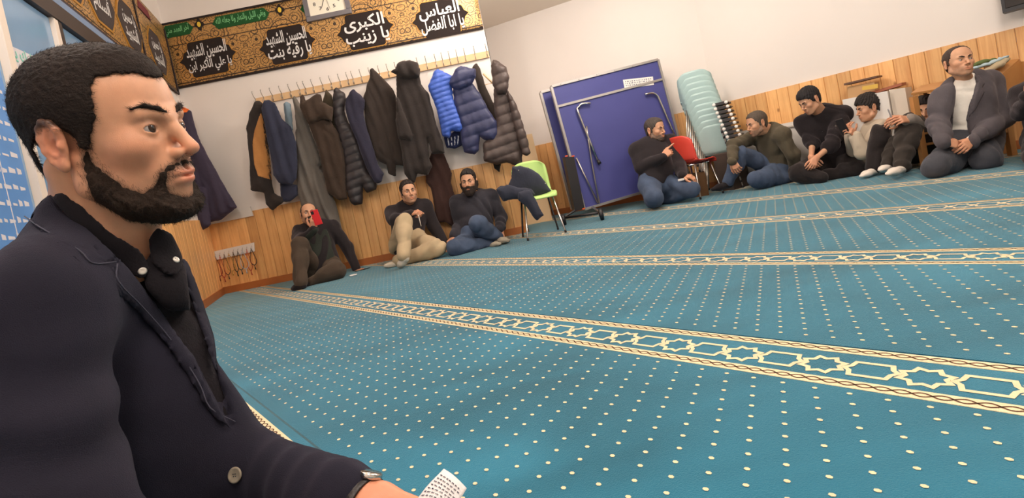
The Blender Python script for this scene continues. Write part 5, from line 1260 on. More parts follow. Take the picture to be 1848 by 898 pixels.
# ------ man in beige trousers
r = Rig(1.02, (736, 439, 5.16), (738, 370, 5.36)); r.hips((1, .0, 0)).shoulders((1, .05, 0), .178)
r.limb('knR', 'hipR', 729, 400, .42).limb('anR', 'knR', 729, 462, .38).limb('knL', 'hipL', 790, 447, .42); r.set('anL', 718, 471, 4.88)
r.set('elR', 711, 398, 5.08).set('wrR', 741, 386, 4.93).set('elL', 783, 408, 5.33).set('wrL', 803, 441, 5.22)
r.set('toR', 722, 480, 4.62).set('toL', 697, 479, 4.84); r.report('beige')
person('man in a black sweater and beige trousers sitting against the panelling, one knee up', r.J, 1.02,
       dict(c=at(737, 347, 5.22), f=(.42, -.9, .06), up=(-.02, 0, 1), style='short', haircol=rgb(44, 34, 30), hairth=.008, top=.012, stub=(rgb(110, 84, 70), .35), gaze=(.3, -1, .05)),
       [dict(a='R', d=unit(A3(.8, -.3, .1)), n=unit(A3(.2, -.5, .85)), side=-1, curl=(.7, .8, .85, .9), thumb=(.5, .7), fore=.6), dict(a='L', d=unit(A3(.1, -.4, -.9)), n=(.3, -.9, .3), side=1, curl=(.3, .3, .3, .3), thumb=(.5, .4), fore=.7)],
       dict(name='sweater', m=sweater), .010, beigec, .012, socks, seed=51, group=SITG)
mb = MB(); mb.tube([at(755, 387, 4.84), at(760, 408, 4.84)], .004, 8); o = mb.build('white_stick', mat('ivory', rgb(226, 214, 200), .4), None, True); setp(o, 'thin white stick held by the man in beige trousers', 'stick')
# ------ bearded man in jeans
r = Rig(1.04, (862, 432, 5.2), (853, 352, 5.38)); r.hips((1, .1, 0)).shoulders((1, .05, .02), .18)
r.limb('knR', 'hipR', 822, 447, .40).limb('knL', 'hipL', 862, 403, .36); r.set('anR', 884, 440, 4.98).set('anL', 898, 428, 4.96)
r.set('elR', 829, 405, 5.30).set('wrR', 819, 428, 5.10).set('elL', 905, 394, 5.34).set('wrL', 903, 413, 5.08)
r.set('toR', 900, 440, 4.80).set('toL', 916, 434, 4.82); r.report('beard')
person('bearded man in a dark shirt and blue jeans sitting beside the green chair', r.J, 1.04,
       dict(c=at(846, 328, 5.26), f=(-.12, -.98, -.02), up=(.02, 0, 1), style='short', haircol=rgb(36, 28, 26), hairth=.010, top=.014, beard=(rgb(56, 44, 38), None), beardth=.009, beardz=.018, stub=(rgb(70, 54, 46), .8), gaze=(0, -1, 0)),
       [dict(a='R', d=unit(A3(-.5, -.6, -.3)), n=unit(A3(-.4, -.5, .8)), side=-1, curl=(.7, .7, .7, .7), thumb=(.6, .5), fore=.7), dict(a='L', d=unit(A3(-.1, -.5, -.85)), n=unit(A3(.2, -.9, .4)), side=1, curl=(.25, .25, .25, .25), thumb=(.6, .4), fore=.7)],
       dict(name='shirt', m=cloth('charcoal_shirt', rgb(50, 48, 54), .1)), .012, jeans, .014, greysock, seed=61, group=SITG)
# ------ man in front of the table tennis table
r = Rig(1.08, (1182, 330, 5.45), (1178, 254, 5.58)); r.hips((.85, .5, 0)).shoulders((1, .15, .02), .19)
r.set('knR', 1181, 357, 5.10).set('knL', 1246, 341, 5.18).set('anR', 1150, 363, 5.38).set('anL', 1196, 357, 5.30)
r.set('elR', 1158, 303, 5.42).set('wrR', 1197, 283, 5.25).set('elL', 1225, 297, 5.44).set('wrL', 1232, 317, 5.22)
r.set('toR', 1136, 372, 5.42).set('toL', 1180, 366, 5.30); kneel(r.J, 1.08); r.report('tt')
person('stocky man in black sweater and jeans kneeling before the blue table, one finger pointing', r.J, 1.08,
       dict(c=at(1182, 234, 5.50), f=(.60, -.78, -.14), up=(.0, 0, 1), style='short', haircol=rgb(72, 62, 56), hairth=.005, top=.006, wave=.0006, stub=(rgb(92, 78, 70), .9), beard=(rgb(96, 84, 76), CHINP), beardth=.004, gaze=(.6, -.7, -.3), geo=dict(wide=1.06)),
       [dict(a='R', d=unit(A3(.75, -.25, .5)), n=unit(A3(-.3, -.85, .35)), side=-1, curl=(.12, .8, .85, .9), thumb=(.5, .6), fore=.7), dict(a='L', d=unit(A3(.7, -.5, -.2)), n=unit(A3(.1, -.4, .9)), side=1, curl=(.4, .4, .45, .5), thumb=(.6, .4), fore=.7)],
       dict(name='sweater', m=sweater), .014, jeans, .018, blacks, belly=.06, seed=71, group=SITG)
o = MB().box(at(1229, 324, 5.05), (.06, .012, .02)).build('white_card', paper); setp(o, 'small white card in the hand of the man kneeling by the blue table', 'card')
# ------ man in the olive sweater
r = Rig(1.04, (1408, 308, 5.36), (1390, 234, 5.28)); r.hips((-.35, -.9, 0)).shoulders((.35, -.9, .05), .18)
r.J['shL'] = at(1412, 243, 5.08); r.J['shR'] = at(1364, 246, 5.42)
r.set('knR', 1337, 278, 5.25).set('anR', 1313, 328, 5.28).set('knL', 1366, 324, 5.02).set('anL', 1420, 322, 5.16)
r.set('elR', 1323, 262, 5.28).set('wrR', 1322, 290, 5.08).set('elL', 1430, 278, 5.04).set('wrL', 1438, 312, 5.16)
r.set('toR', 1288, 341, 5.26).set('toL', 1438, 326, 5.2); r.report('olive')
person('man in an olive sweater and jeans sitting turned towards the red chair', r.J, 1.04,
       dict(c=at(1366, 223, 5.20), f=(-.97, -.10, -.14), up=(-.15, 0, 1), style='short', haircol=rgb(84, 72, 62), hairth=.005, top=.006, wave=.0006, stub=(rgb(104, 84, 70), .8)),
       [dict(a='R', d=unit(A3(.15, -.35, -.9)), n=unit(A3(-.6, -.7, .1)), side=1, curl=(.4, .45, .5, .55), thumb=(.5, .4), fore=.7)],
       dict(name='sweater', m=cloth('olive_knit', rgb(84, 76, 62), .08, .3, 120)), .012, jeans, .014, blacks, True, seed=81, group=SITG)
# ------ youth in the black hoodie
r = Rig(1.0, (1506, 287, 4.98), (1482, 204, 4.92)); r.hips((.8, -.4, 0)).shoulders((.75, -.6, .0), .165)
r.set('knR', 1440, 311, 4.80).set('knL', 1545, 306, 4.66).set('anR', 1482, 322, 4.62).set('anL', 1490, 318, 4.72)
r.set('elR', 1466, 258, 4.92).set('wrR', 1464, 284, 4.72).set('elL', 1500, 262, 4.68).set('wrL', 1472, 286, 4.64)
r.set('toR', 1500, 325, 4.60); r.report('hoodie')
def hood(fd, R):
    J = PRE['J']; n = J['neck']; fd.cone(n+A3(-.02, .08, -.02), n+A3(.09, -.02, -.02), .055, .055, .03); fd.cone(n+A3(.09, -.02, -.02), n+A3(.06, -.10, -.04), .05, .04, .03); fd.cone(n+A3(.10, .03, .02), n+A3(.07, .05, .05), .05, .04, .03)
def hoodprint(fd, o, root):
    patch(root, fd, 'printed_badge', [(1484+5*math.cos(a), 234+5*math.sin(a)) for a in np.linspace(0, 6.283, 12)[:-1]], mat('white_print', rgb(216, 216, 222)), .004, .01)
    patch(root, fd, 'shoulder_stripe', [(1499, 204), (1504, 206), (1511, 226), (1512, 246), (1508, 246), (1506, 228)], mat('grey_stripe', rgb(112, 100, 92), .6), .003, .01)
PRE = {'J': r.J}
person('youth in a black hooded jacket with bare forearms looking down at his clasped hands', r.J, 1.0,
       dict(c=at(1461, 181, 4.82), f=(-.90, -.12, -.42), up=(-.4, -.05, 1), style='fringe', haircol=rgb(28, 22, 24), hairth=.010, top=.012, gaze=(-.6, -.5, -.6)),
       [dict(a='R', d=unit(A3(.0, -.5, -.8)), n=unit(A3(-.7, -.6, .2)), side=-1, curl=(.45, .5, .55, .6), thumb=(.5, .5), fore=.05, scale=.88), dict(a='L', d=unit(A3(-.6, -.3, -.6)), n=unit(A3(.1, -.8, .5)), side=1, curl=(.4, .45, .5, .55), thumb=(.5, .5), fore=.05, scale=.88)],
       dict(name='hooded_jacket', m=cloth('black_fleece', rgb(34, 29, 31), .08), pre=hood, fn=hoodprint), .016, blackt, .016, None, sleeve=(.12, .12), seed=91, group=SITG)
parts = []; hand_mesh(parts, at(1440, 322, 4.72), A3(-.8, -.5, -.1), (0, -.2, 1), 1.0, 1, SK, curl=(.1, .1, .1, .1), spread=.08, thumb=(.2, .1))
# ------ boy in the pale hoodie
r = Rig(.96, (1583, 286, 4.72), (1578, 219, 4.74)); r.hips((.1, -1, 0)).shoulders((.45, -.85, 0), .16)
r.J['shR'] = at(1560, 228, 4.86); r.J['shL'] = at(1590, 233, 4.58)
r.set('knL', 1588, 241, 4.42).set('anL', 1576, 303, 4.36).set('knR', 1566, 306, 4.76).set('anR', 1600, 308, 4.72)
r.set('elR', 1541, 270, 4.72).set('wrR', 1534, 245, 4.60).set('elL', 1557, 274, 4.50).set('wrL', 1544, 247, 4.50)
r.set('toL', 1556, 317, 4.28); r.report('pale')
PRE['J'] = r.J
pale_h = cloth('pale_hoodie_cloth', rgb(196, 180, 160), .06, .2, 120)
person('boy in a pale hoodie seen in profile, hands raised around a phone, knee up', r.J, .96,
       dict(c=at(1567, 195, 4.66), f=(-.95, .16, -.10), up=(0, 0, 1), style=[(.088, .056), (.074, .050), (.050, .044), (.036, .028), (.030, .008), (.018, -.004), (.004, -.010), (.000, .012), (-.012, .030), (-.030, .030), (-.040, .0), (-.045, -.03), (-.060, -.05), (-.16, -.04), (-.16, .2), (.13, .2), (.12, .075)], haircol=rgb(36, 27, 26), hairth=.014, top=.022, gaze=(-.95, .1, -.3), wave=.0025),
       [dict(a='R', d=unit(A3(-.35, -.2, .9)), n=unit(A3(-.9, -.2, -.3)), side=1, curl=(.45, .5, .55, .6), thumb=(.7, .6), fore=.7), dict(a='L', d=unit(A3(-.5, -.2, .85)), n=unit(A3(.3, -.9, .2)), side=1, curl=(.5, .55, .6, .65), thumb=(.7, .6), fore=.7)],
       dict(name='hooded_sweatshirt', m=pale_h, pre=hood), .016, blackt, .016, wsock, seed=101, group=SITG)
ph = empty('mobile_phone', at(1522, 226, 4.5)); setp(ph, 'dark phone in the raised hands of the boy in the pale hoodie', 'phone')
Rp = np.stack([unit(A3(.3, -.9, .1)), unit(A3(-.3, 0, 1)), np.cross(unit(A3(.3, -.9, .1)), unit(A3(-.3, 0, 1)))], 1); phone(ph, at(1521, 228, 4.52), Rp, blackp, False)
# ------ man half hidden behind the wooden stand
r = Rig(1.0, (1672, 268, 4.328), (1682, 214, 4.366)); r.hips((.6, -.8, 0)).shoulders((.7, -.7, 0), .17)
r.limb('knL', 'hipL', 1642, 222, .42).limb('anL', 'knL', 1627, 299, .40); r.set('knR', 1622, 262, 4.300).set('anR', 1604, 296, 4.252)
r.set('elR', 1650, 236, 4.347).set('wrR', 1626, 219, 4.158).set('elL', 1668, 232, 4.177).set('wrL', 1640, 216, 4.063); r.set('toL', 1604, 314, 3.799).set('toR', 1590, 306, 4.158); r.report('hidden')
r.J['toL'] = at(1604, 313, 3.856)
person('man in a grey top mostly hidden behind the low wooden stand, hands on knee', r.J, 1.0,
       dict(c=at(1672, 198, 4.300), f=(-.75, -.62, -.1), style='fringe', haircol=rgb(34, 27, 26), hairth=.010, top=.010, stub=(rgb(90, 70, 60), .5)),
       [dict(a='R', d=unit(A3(-.8, -.2, .3)), n=unit(A3(-.2, -.7, .6)), side=-1, curl=(.5, .55, .6, .65), thumb=(.6, .5), fore=.7), dict(a='L', d=unit(A3(-.8, -.2, .2)), n=unit(A3(0, -.8, .5)), side=1, curl=(.4, .45, .5, .55), thumb=(.6, .5), fore=.7)],
       dict(name='sweatshirt', m=cloth('grey_marl', rgb(140, 130, 122), .08)), .012, cloth('dark_grey_trousers', rgb(56, 50, 46), .1), .018, wsock, seed=111, group=SITG)
ph = empty('mobile_phone', at(1608, 208, 4.063)); setp(ph, 'grey phone in the hands beside the low wooden stand', 'phone'); phone(ph, at(1606, 209, 4.120), np.stack([unit(A3(.55, .8, .1)), unit(A3(-.2, 0, 1)), np.cross(unit(A3(.55, .8, .1)), unit(A3(-.2, 0, 1)))], 1)*.75, mat('pale_phone', rgb(150, 146, 150), .4), False)
# ------ man in the grey jacket
r = Rig(.94, (1760, 256, 3.86), (1742, 148, 3.84)); r.hips((1, .1, 0)).shoulders((1, .0, .13), .195, .06)
r.set('knR', 1688, 300, 3.62).set('knL', 1779, 290, 3.60).set('anR', 1730, 300, 3.96).set('anL', 1800, 290, 3.96)
r.set('elR', 1692, 222, 3.80).set('wrR', 1704, 256, 3.60).set('elL', 1812, 212, 3.78).set('wrL', 1752, 254, 3.58)
r.set('toR', 1745, 296, 4.08).set('toL', 1800, 288, 4.08); r.report('suit')
kneel(r.J, .94)
tee = cloth('white_tshirt', rgb(238, 230, 220), .04); blz = cloth('grey_blazer', rgb(84, 78, 82), .1, .25, 160)
def blazer(fd, o, root): pass
def open_front(fd, R):
    x, y, z = fd.xyz(); X, Y_, Z = np.broadcast_arrays(x-CAM[0], y-CAM[1], z-CAM[2]); wz = X*fw[0]+Y_*fw[1]+Z*fw[2]
    u = 924+F*(X*IX[0]+Y_*IX[1]+Z*IX[2])/wz; v = CY+F*(X*IY[0]+Y_*IY[1]+Z*IY[2])/wz
    pd = poly_sdf(u, v, [(1722, 134), (1755, 128), (1762, 150), (1751, 190), (1745, 215), (1752, 238), (1752, 258), (1718, 258), (1717, 215), (1722, 165)])*wz/F
    pd = np.where(Y_ < 3.86, pd, .2)
    fd.D = -smin(-fd.D, pd.astype(np.float32), .012)
def blazer_parts(fd, o, root):
    for pl in ([(1722, 148), (1722, 165), (1717, 212), (1708, 190), (1703, 165), (1712, 150)], [(1757, 134), (1764, 150), (1753, 190), (1747, 214), (1760, 200), (1778, 165), (1773, 158), (1779, 150), (1768, 136)]):
        patch(root, fd, 'lapel', pl, blz, .010, .014, inner=(0, -1, 0))
    for (u, v, Yq) in ((1704, 256, 3.6), (1757, 250, 3.6)): pass
rt_, fdh, W, R = person('kneeling man in a grey suit jacket and white shirt with clasped hands, at the right', r.J, .94,
       dict(c=at(1730, 112, 3.78), f=(-.22, -.97, .08), up=(.05, 0, 1), style='recede', haircol=rgb(64, 48, 40), hairth=.005, wave=.0006, top=.0, stub=(rgb(120, 92, 76), .35), gaze=(.3, -.95, .15), scale=1.06, geo=dict(wide=1.06)),
       [dict(a='R', d=unit(A3(.75, -.3, -.35)), n=unit(A3(-.1, -.9, .45)), side=-1, curl=(.5, .5, .55, .6), thumb=(.6, .5), fore=.8), dict(a='L', d=unit(A3(-.8, -.35, -.3)), n=unit(A3(.1, -.9, .5)), side=1, curl=(.4, .45, .5, .55), thumb=(.6, .5), fore=.8)],
       dict(name='suit_jacket', m=blz, pre=open_front, fn=blazer_parts), .022, cloth('slate_trousers', rgb(70, 70, 76), .1), .02, blacks, belly=.03, seed=121, group=SITG)
lo, hi = jb(r.J, ['pelvis', 'neck', 'shL', 'shR'], .2); fd = Fd(lo, hi, .010); torso_prims(fd, r.J, .94, .006, .03); c_ = W(0, 0, 0); fd.cone(r.J['neck']-A3(0, 0, .03), r.J['neck']+unit(c_-r.J['neck'])*.02, .066, .056, .02); fd.cone(r.J['neck']+unit(c_-r.J['neck'])*.025, c_, .05, .06, .004, 'cut')
finish(fd, 'shirt', tee, rt_, 77, .006)
for a in 'RL':
    wr = r.J['wr'+a]; d = unit(r.J['el'+a]-wr); fd = Fd(wr-.09, wr+.09, .006); fd.cone(wr+d*.005, wr+d*.05, .034, .036, .01); V, Q = fd.nets(); mesh('shirt_cuff', V, Q, tee, rt_)
# ------ person cut off by the picture's right edge
r = Rig(.92, (1905, 250, 3.42), (1893, 150, 3.46)); r.hips((1, -.2, 0)).shoulders((1, -.2, 0), .18)
r.set('elR', 1846, 203, 3.40).set('wrR', 1856, 176, 3.20).set('elL', 1925, 200, 3.3).set('wrL', 1880, 190, 3.1).set('knR', 1880, 280, 3.1).set('knL', 1945, 275, 3.0).set('anR', 1930, 290, 3.25).set('anL', 1900, 285, 3.1).set('toR', 1940, 300, 3.2).set('toL', 1890, 295, 3.0); r.report('edge')
for k in ('anR', 'anL', 'toR', 'toL'): r.J[k][2] = .05
person('person in black cut off by the right picture edge, bent sleeve in view', r.J, .92, dict(c=at(1885, 118, 3.40), f=(-.2, -.95, 0), style='short', haircol=BLKK),
       [dict(a='R', d=unit(A3(.0, -.3, .9)), n=unit(A3(-.9, -.2, .2)), side=1, curl=(.5, .5, .5, .5), fore=.7)], dict(name='sweater', m=sweater), .014, blackt, .016, blacks, seed=131, group=SITG)
# ============================================================ THE MAN IN THE FOREGROUND
def uvw(x, y, z):
    X, Y_, Z = x-CAM[0], y-CAM[1], z-CAM[2]; wz = np.maximum(X*fw[0]+Y_*fw[1]+Z*fw[2], .02)
    return 924+F*(X*IX[0]+Y_*IX[1]+Z*IX[2])/wz, CY+F*(X*IY[0]+Y_*IY[1]+Z*IY[2])/wz, wz
mp = empty('person', (-.58, .72, 0)); setp(mp, 'large bearded man in profile at the left, navy blazer over a black shirt', 'person')
hc = A3(-.533, .713, .775); yw, pt, rl = -.013, .102, .155
cy_, sy_ = math.cos(yw), math.sin(yw); cp_, sp_2 = math.cos(pt), math.sin(pt); c1_, s1_ = math.cos(rl), math.sin(rl)
HR_ = np.array([[cy_, -sy_, 0], [sy_, cy_, 0], [0, 0, 1]])@np.array([[cp_, 0, sp_2], [0, 1, 0], [-sp_2, 0, cp_]])@np.array([[1, 0, 0], [0, c1_, -s1_], [0, s1_, c1_]])
hh = .0021
fdm, Wm = head_field(hh, 1.0, hc, HR_, dict(nose=1.12, wide=1.0, open=1.25, skull=(-.012, .034, .085, .073, .077)))
fdm.D = fdm.D.astype(np.float32); Vm, Qm = fdm.nets(); Lm = (Vm-hc)@HR_
x, y, z = fdm.xyz(); x, y, z = np.broadcast_arrays(x, y, z)
lx = (x-hc[0])*HR_[0, 0]+(y-hc[1])*HR_[1, 0]+(z-hc[2])*HR_[2, 0]; ly = (x-hc[0])*HR_[0, 1]+(y-hc[1])*HR_[1, 1]+(z-hc[2])*HR_[2, 1]; lz = (x-hc[0])*HR_[0, 2]+(y-hc[1])*HR_[1, 2]+(z-hc[2])*HR_[2, 2]
def mir(lx, ly, lz):
    a = -np.abs(ly); return [hc[i]+HR_[i, 0]*lx+HR_[i, 1]*a+HR_[i, 2]*lz for i in range(3)]
mu, mv, mw = uvw(*mir(lx, ly, lz))
HAIRO = [(312, 166), (300, 150), (281, 141), (243, 131), (201, 133), (173, 139), (163, 153), (166, 182), (172, 210), (166, 238), (158, 268), (146, 268), (140, 255), (128, 240), (108, 232), (80, 232), (62, 244), (58, 270), (76, 305), (94, 328), (98, 356), (66, 345), (-40, 320), (-60, 40), (330, 30), (345, 150)]
BEARDO = [(157, 262), (168, 288), (184, 303), (224, 335), (258, 348), (280, 334), (287, 310), (300, 297), (327, 286), (352, 288), (352, 301), (325, 302), (304, 314), (300, 330), (308, 348), (330, 355), (356, 352), (372, 380), (346, 440), (230, 430), (175, 372), (152, 325), (146, 290), (150, 264)]
hpd = (poly_sdf(mu, mv, HAIRO)*mw/F).astype(np.float32); bpd = (poly_sdf(mu, mv, BEARDO)*mw/F).astype(np.float32)
hairm = mat('short_dark_hair', rgb(40, 29, 24), .75, .2, 40, .4, 300, spec=.25); beardm = mat('dark_beard_hair', rgb(46, 33, 25), .8, .2, 60, .4, 300, spec=.25)
# hair shell: thickness grows away from the hairline
hs_ = Fd(fdm.lo, fdm.lo+hh, hh); hs_.n = fdm.n; hs_.ax = fdm.ax
hs_.D = np.full(fdm.D.shape, .25, np.float32)
for q in ((-.012, 0, .034, .0865, .0745, .0785), (.030, 0, .040, .052, .060, .062), (-.033, 0, -.03, .052, .055, .05), (-.004, 0, -.02, .05, .0665, .05)): hs_.ell(Wm(*q[:3]), np.array(q[3:])+.001, HR_, .03)
grow = np.clip(-hpd/.030, 0, 1)**.7; up_ = np.clip((lz-.02)/.08, 0, 1)
n_ = .0007*(np.sin(lx*520+3*np.sin(lz*210))+np.sin(ly*610+lz*330+2*np.sin(lx*180)))
hs_.D = np.maximum(hs_.D-(.0012+grow*(.0025+.0035*up_))+n_*grow*.6, hpd+n_*1.5).astype(np.float32)
Vh, Qh = hs_.nets()
bs_ = Fd(fdm.lo, fdm.lo+hh, hh); bs_.n = fdm.n; bs_.ax = fdm.ax
gb = np.clip(-bpd/.018, 0, 1); low = np.clip((-.055-lz)/.05, 0, 1)
bs_.D = np.maximum(fdm.D-(-.0004+gb*(.0026+.0125*low))+n_*1.2*gb, bpd+n_*2).astype(np.float32)
bs_.D = np.maximum(bs_.D, -(np.sqrt(((lx-.100)/.034)**2+(ly/.021)**2+((lz+.0685)/.0095)**2)-1)*.009).astype(np.float32)
Vb, Qb = bs_.nets()
def strands(fd, V, n, length, flow, wdt=.00042, jit=.35, lift=.35, seed=1, keep=None):
    r = np.random.default_rng(seed); idx = r.integers(0, len(V), n); P = V[idx]+r.normal(size=(n, 3))*hh*.4; N = fd.normals(P)
    if keep is not None: k = keep(P, r); P, N = P[k], N[k]
    n = len(P); T = flow(P)+r.normal(size=(n, 3))*jit; T -= N*(T*N).sum(1)[:, None]; T /= np.linalg.norm(T, axis=1)[:, None]+1e-9
    D = T+N*lift; D /= np.linalg.norm(D, axis=1)[:, None]; ln = (length*r.uniform(.6, 1.2, n))[:, None]
    S = np.cross(D, N+r.normal(size=(n, 3))*.4); S /= np.linalg.norm(S, axis=1)[:, None]; S *= wdt*.5
    a = P-N*.001; b = P+D*ln*.55; c = P+(D*.8+T*.35)*ln
    VV = np.stack([a-S, a+S, b+S*.8, b-S*.8, c], 1).reshape(-1, 3); base_ = np.arange(n)[:, None]*5
    Q4 = np.concatenate([base_+np.array([[0, 1, 2, 3]])]); T3 = np.concatenate([base_+np.array([[3, 2, 4, 4]])])
    return VV, Q4, base_+np.array([[3, 2, 4]])
def add_strands(name, V, Q, st_list, m_, parent):
    VV = [V]; o0 = len(V); F4 = [Q]; F3 = []
    for a, q4, t3 in st_list: VV.append(a); F4.append(q4+o0); F3.append(t3+o0); o0 += len(a)
    VV = np.concatenate(VV)-np.array(wl(parent)); F4 = np.concatenate(F4); F3 = np.concatenate(F3)
    me = bpy.data.meshes.new(name); me.vertices.add(len(VV)); me.vertices.foreach_set('co', VV.astype(np.float32).ravel())
    li = np.concatenate([F4.ravel(), F3.ravel()]).astype(np.int32); me.loops.add(len(li)); me.loops.foreach_set('vertex_index', li)
    tot = np.concatenate([np.full(len(F4), 4), np.full(len(F3), 3)]).astype(np.int32); st = np.concatenate([[0], np.cumsum(tot)[:-1]]).astype(np.int32)
    me.polygons.add(len(tot)); me.polygons.foreach_set('loop_start', st); me.polygons.foreach_set('loop_total', tot); me.update(calc_edges=True)
    me.polygons.foreach_set('use_smooth', [True]*len(tot)); me.materials.append(m_); o = bpy.data.objects.new(name, me); COL.objects.link(o); o.parent = parent; return o
pu, pv, pw = uvw(*mir(Lm[:, 0], Lm[:, 1], Lm[:, 2]))
dB = poly_sdf(pu, pv, BEARDO); dH = poly_sdf(pu, pv, HAIRO); lipz = ((Lm[:, 0]-.1)/.03)**2+(Lm[:, 1]/.02)**2+((Lm[:, 2]+.0685)/.010)**2 > 1
SBm = (dB < 9) & (dB > -25) & lipz; SHm = (dH < 5) & (dH > -20)
fwd_, lft_, upp_ = HR_[:, 0], HR_[:, 1], HR_[:, 2]
flow_h = lambda P: fwd_*.7-upp_*.5*np.clip(.06-((P-hc)@upp_), -.03, .1)[:, None]*12
flow_b = lambda P: -upp_*1.0+fwd_*.35
add_strands('hair', Vh, Qh, [strands(hs_, Vh, 16000, .006, flow_h, seed=2, lift=.22), strands(fdm, Vm[SHm], 2500, .005, flow_h, seed=9, jit=.3, lift=.2, wdt=.0003)], hairm, mp)
add_strands('beard', Vb, Qb, [strands(bs_, Vb, 12000, .008, flow_b, seed=3, jit=.45, lift=.3), strands(fdm, Vm[SBm], 3500, .006, flow_b, seed=8, jit=.4, lift=.25, wdt=.0003)], beardm, mp)
for yy in (1, -1):
    b = Fd(Wm(.083, .030*yy, .022)-.035, Wm(.083, .030*yy, .022)+.035, .0011); pts = [(.0910, .010, .0200), (.0885, .021, .0260), (.0835, .036, .0305), (.0725, .0490, .0270)]
    for i in range(3):
        a, q = pts[i], pts[i+1]; b.cone(Wm(a[0], a[1]*yy, a[2]), Wm(q[0], q[1]*yy, q[2]), (.0026, .0032, .0024, .0012)[i], (.0032, .0024, .0012, .0008)[i], .003)
    Ve, Qe = b.nets(); add_strands('eyebrow', Ve, Qe, [strands(b, Ve, 700, .007, lambda P: lft_*yy*.9-fwd_*.3+upp_*.1, seed=5, wdt=.0003)], hairm, mp)
# skin colouring
sk = np.array(rgb(216, 158, 124)); col = np.tile(sk, (len(Vm), 1)); L = Lm
g = lambda a, b, c, r: np.exp(-(((L[:, 0]-a)/r[0])**2+((np.abs(L[:, 1])-b)/r[1])**2+((L[:, 2]-c)/r[2])**2))[:, None]
redc = sk*[1.08, .66, .60]
for m_, k in ((g(.060, .045, -.030, (.03, .025, .025)), .35), (g(.108, 0, -.032, (.014, .016, .014)), .45), (g(-.012, .082, -.008, (.026, .016, .036)), .65)): col = col*(1-m_*k)+redc*m_*k
col = col*(1-.38*np.clip(g(.086, .031, .010, (.022, .018, .004)), 0, 1))*(1-.22*np.clip(g(.080, .031, -.012, (.02, .018, .004)), 0, 1))  # shading of the eyelids put into the skin colour
lip = np.clip(g(.098, 0, -.0625, (.016, .021, .006))+g(.097, 0, -.0735, (.016, .018, .0065)), 0, 1); col = col*(1-lip*.7)+sk*np.array([.92, .46, .44])*lip*.7
pu, pv, pw = uvw(*mir(L[:, 0], L[:, 1], L[:, 2]))
hn = folds(L, .5, 900, 5)[:, None]*.5
for O, wd, st_, kk in ((BEARDO, .010, .92, 1.), (HAIRO, .008, .9, 1.), ([(258, 350), (285, 335), (352, 330), (360, 360), (340, 420), (258, 380)], .008, .45, 1.)):
    d_ = (poly_sdf(pu, pv, O)*pw/F)[:, None]; m_ = np.clip(-d_/wd+.35+hn*.8, 0, 1)*st_*(1-lip); col = col*(1-m_)+np.array(rgb(62, 46, 38))*m_
parts = [(Vm, Qm, col)]
# neck and body
Nk = A3(-.622, .745, .600); Pv = A3(-.66, .80, .10)
J = dict(pelvis=Pv, neck=Nk, hipR=Pv+A3(0, -.10, 0), hipL=Pv+A3(0, .10, 0), shR=at(35, 565, .575), shL=Nk+A3(-.01, .085, -.085))
J['elR'] = at(105, 960, .50); J['wrR'] = at(330, 1110, .50); J['elL'] = at(405, 810, .80); J['wrL'] = at(672, 915, .625)
J['knR'] = A3(-.32, .50, .10); J['knL'] = A3(-.44, .86, .08); J['anR'] = A3(-.46, .78, .05); J['anL'] = A3(-.42, .56, .05); J['toR'] = A3(-.52, .90, .03); J['toL'] = A3(-.36, .46, .03)
nf = Fd(np.minimum(Nk, hc)-.14, np.maximum(Nk, hc)+.12, .004)
nf.cone(Nk+A3(.01, 0, -.06), Wm(-.028, 0, -.05), .064, .054, .03); nf.cone(Nk+A3(.05, -.01, -.05), Wm(.005, 0, -.088), .036, .036, .03); nf.cone(Nk+A3(.02, -.12, -.05), Nk+A3(.0, 0, .03), .04, .05, .05); nf.cone(Wm(-.03, -.052, -.04), Nk+A3(.075, -.035, -.03), .017, .012, .03)
V, Q = nf.nets(); parts.append((V, Q, np.tile(sk*.97, (len(V), 1))))
J2 = dict(J); J2['neck'] = Nk+A3(0, 0, -.03); J2['pelvis'] = Pv+A3(-.05, 0, 0)
lo, hi = jb(J, ['pelvis', 'neck', 'shL', 'shR', 'elL', 'elR', 'wrL', 'wrR', 'knL', 'knR', 'anL', 'anR'], .15); b = Fd(lo, hi, .014)
torso_prims(b, J2, .85, -.035)
for a in 'RL': arm_prims(b, J, 1., a, -.012, .9); leg_prims(b, J, 1., a, -.012)
V, Q = b.nets(); parts.append((V, Q, np.tile(sk, (len(V), 1))))
hand_mesh(parts, J['wrL'], unit(A3(.8, -.25, -.45)), unit(A3(.35, -.75, .55)), .98, 1, rgb(212, 150, 118), h=.003, fore=J['elL']+(J['wrL']-J['elL'])*.65, curl=(.45, .5, .55, .6), thumb=(.55, .35))
hand_mesh(parts, J['wrR'], unit(A3(.9, .3, -.1)), unit(A3(.1, -.3, .9)), .98, -1, rgb(212, 150, 118), h=.005, fore=J['elR']+(J['wrR']-J['elR'])*.7, curl=(.3, .3, .3, .3))
o0 = 0; VV = []; QQ = []; CC = []
for V, Q, C in parts: VV.append(V); QQ.append(Q+o0); CC.append(C); o0 += len(V)
skm = mat('skin_close', (.5, .3, .2), .42, .05, 60, .10, 900, attr=True, sss=.15, spec=.4)
mesh('body', np.concatenate(VV), np.concatenate(QQ), skm, mp, col=np.concatenate(CC))
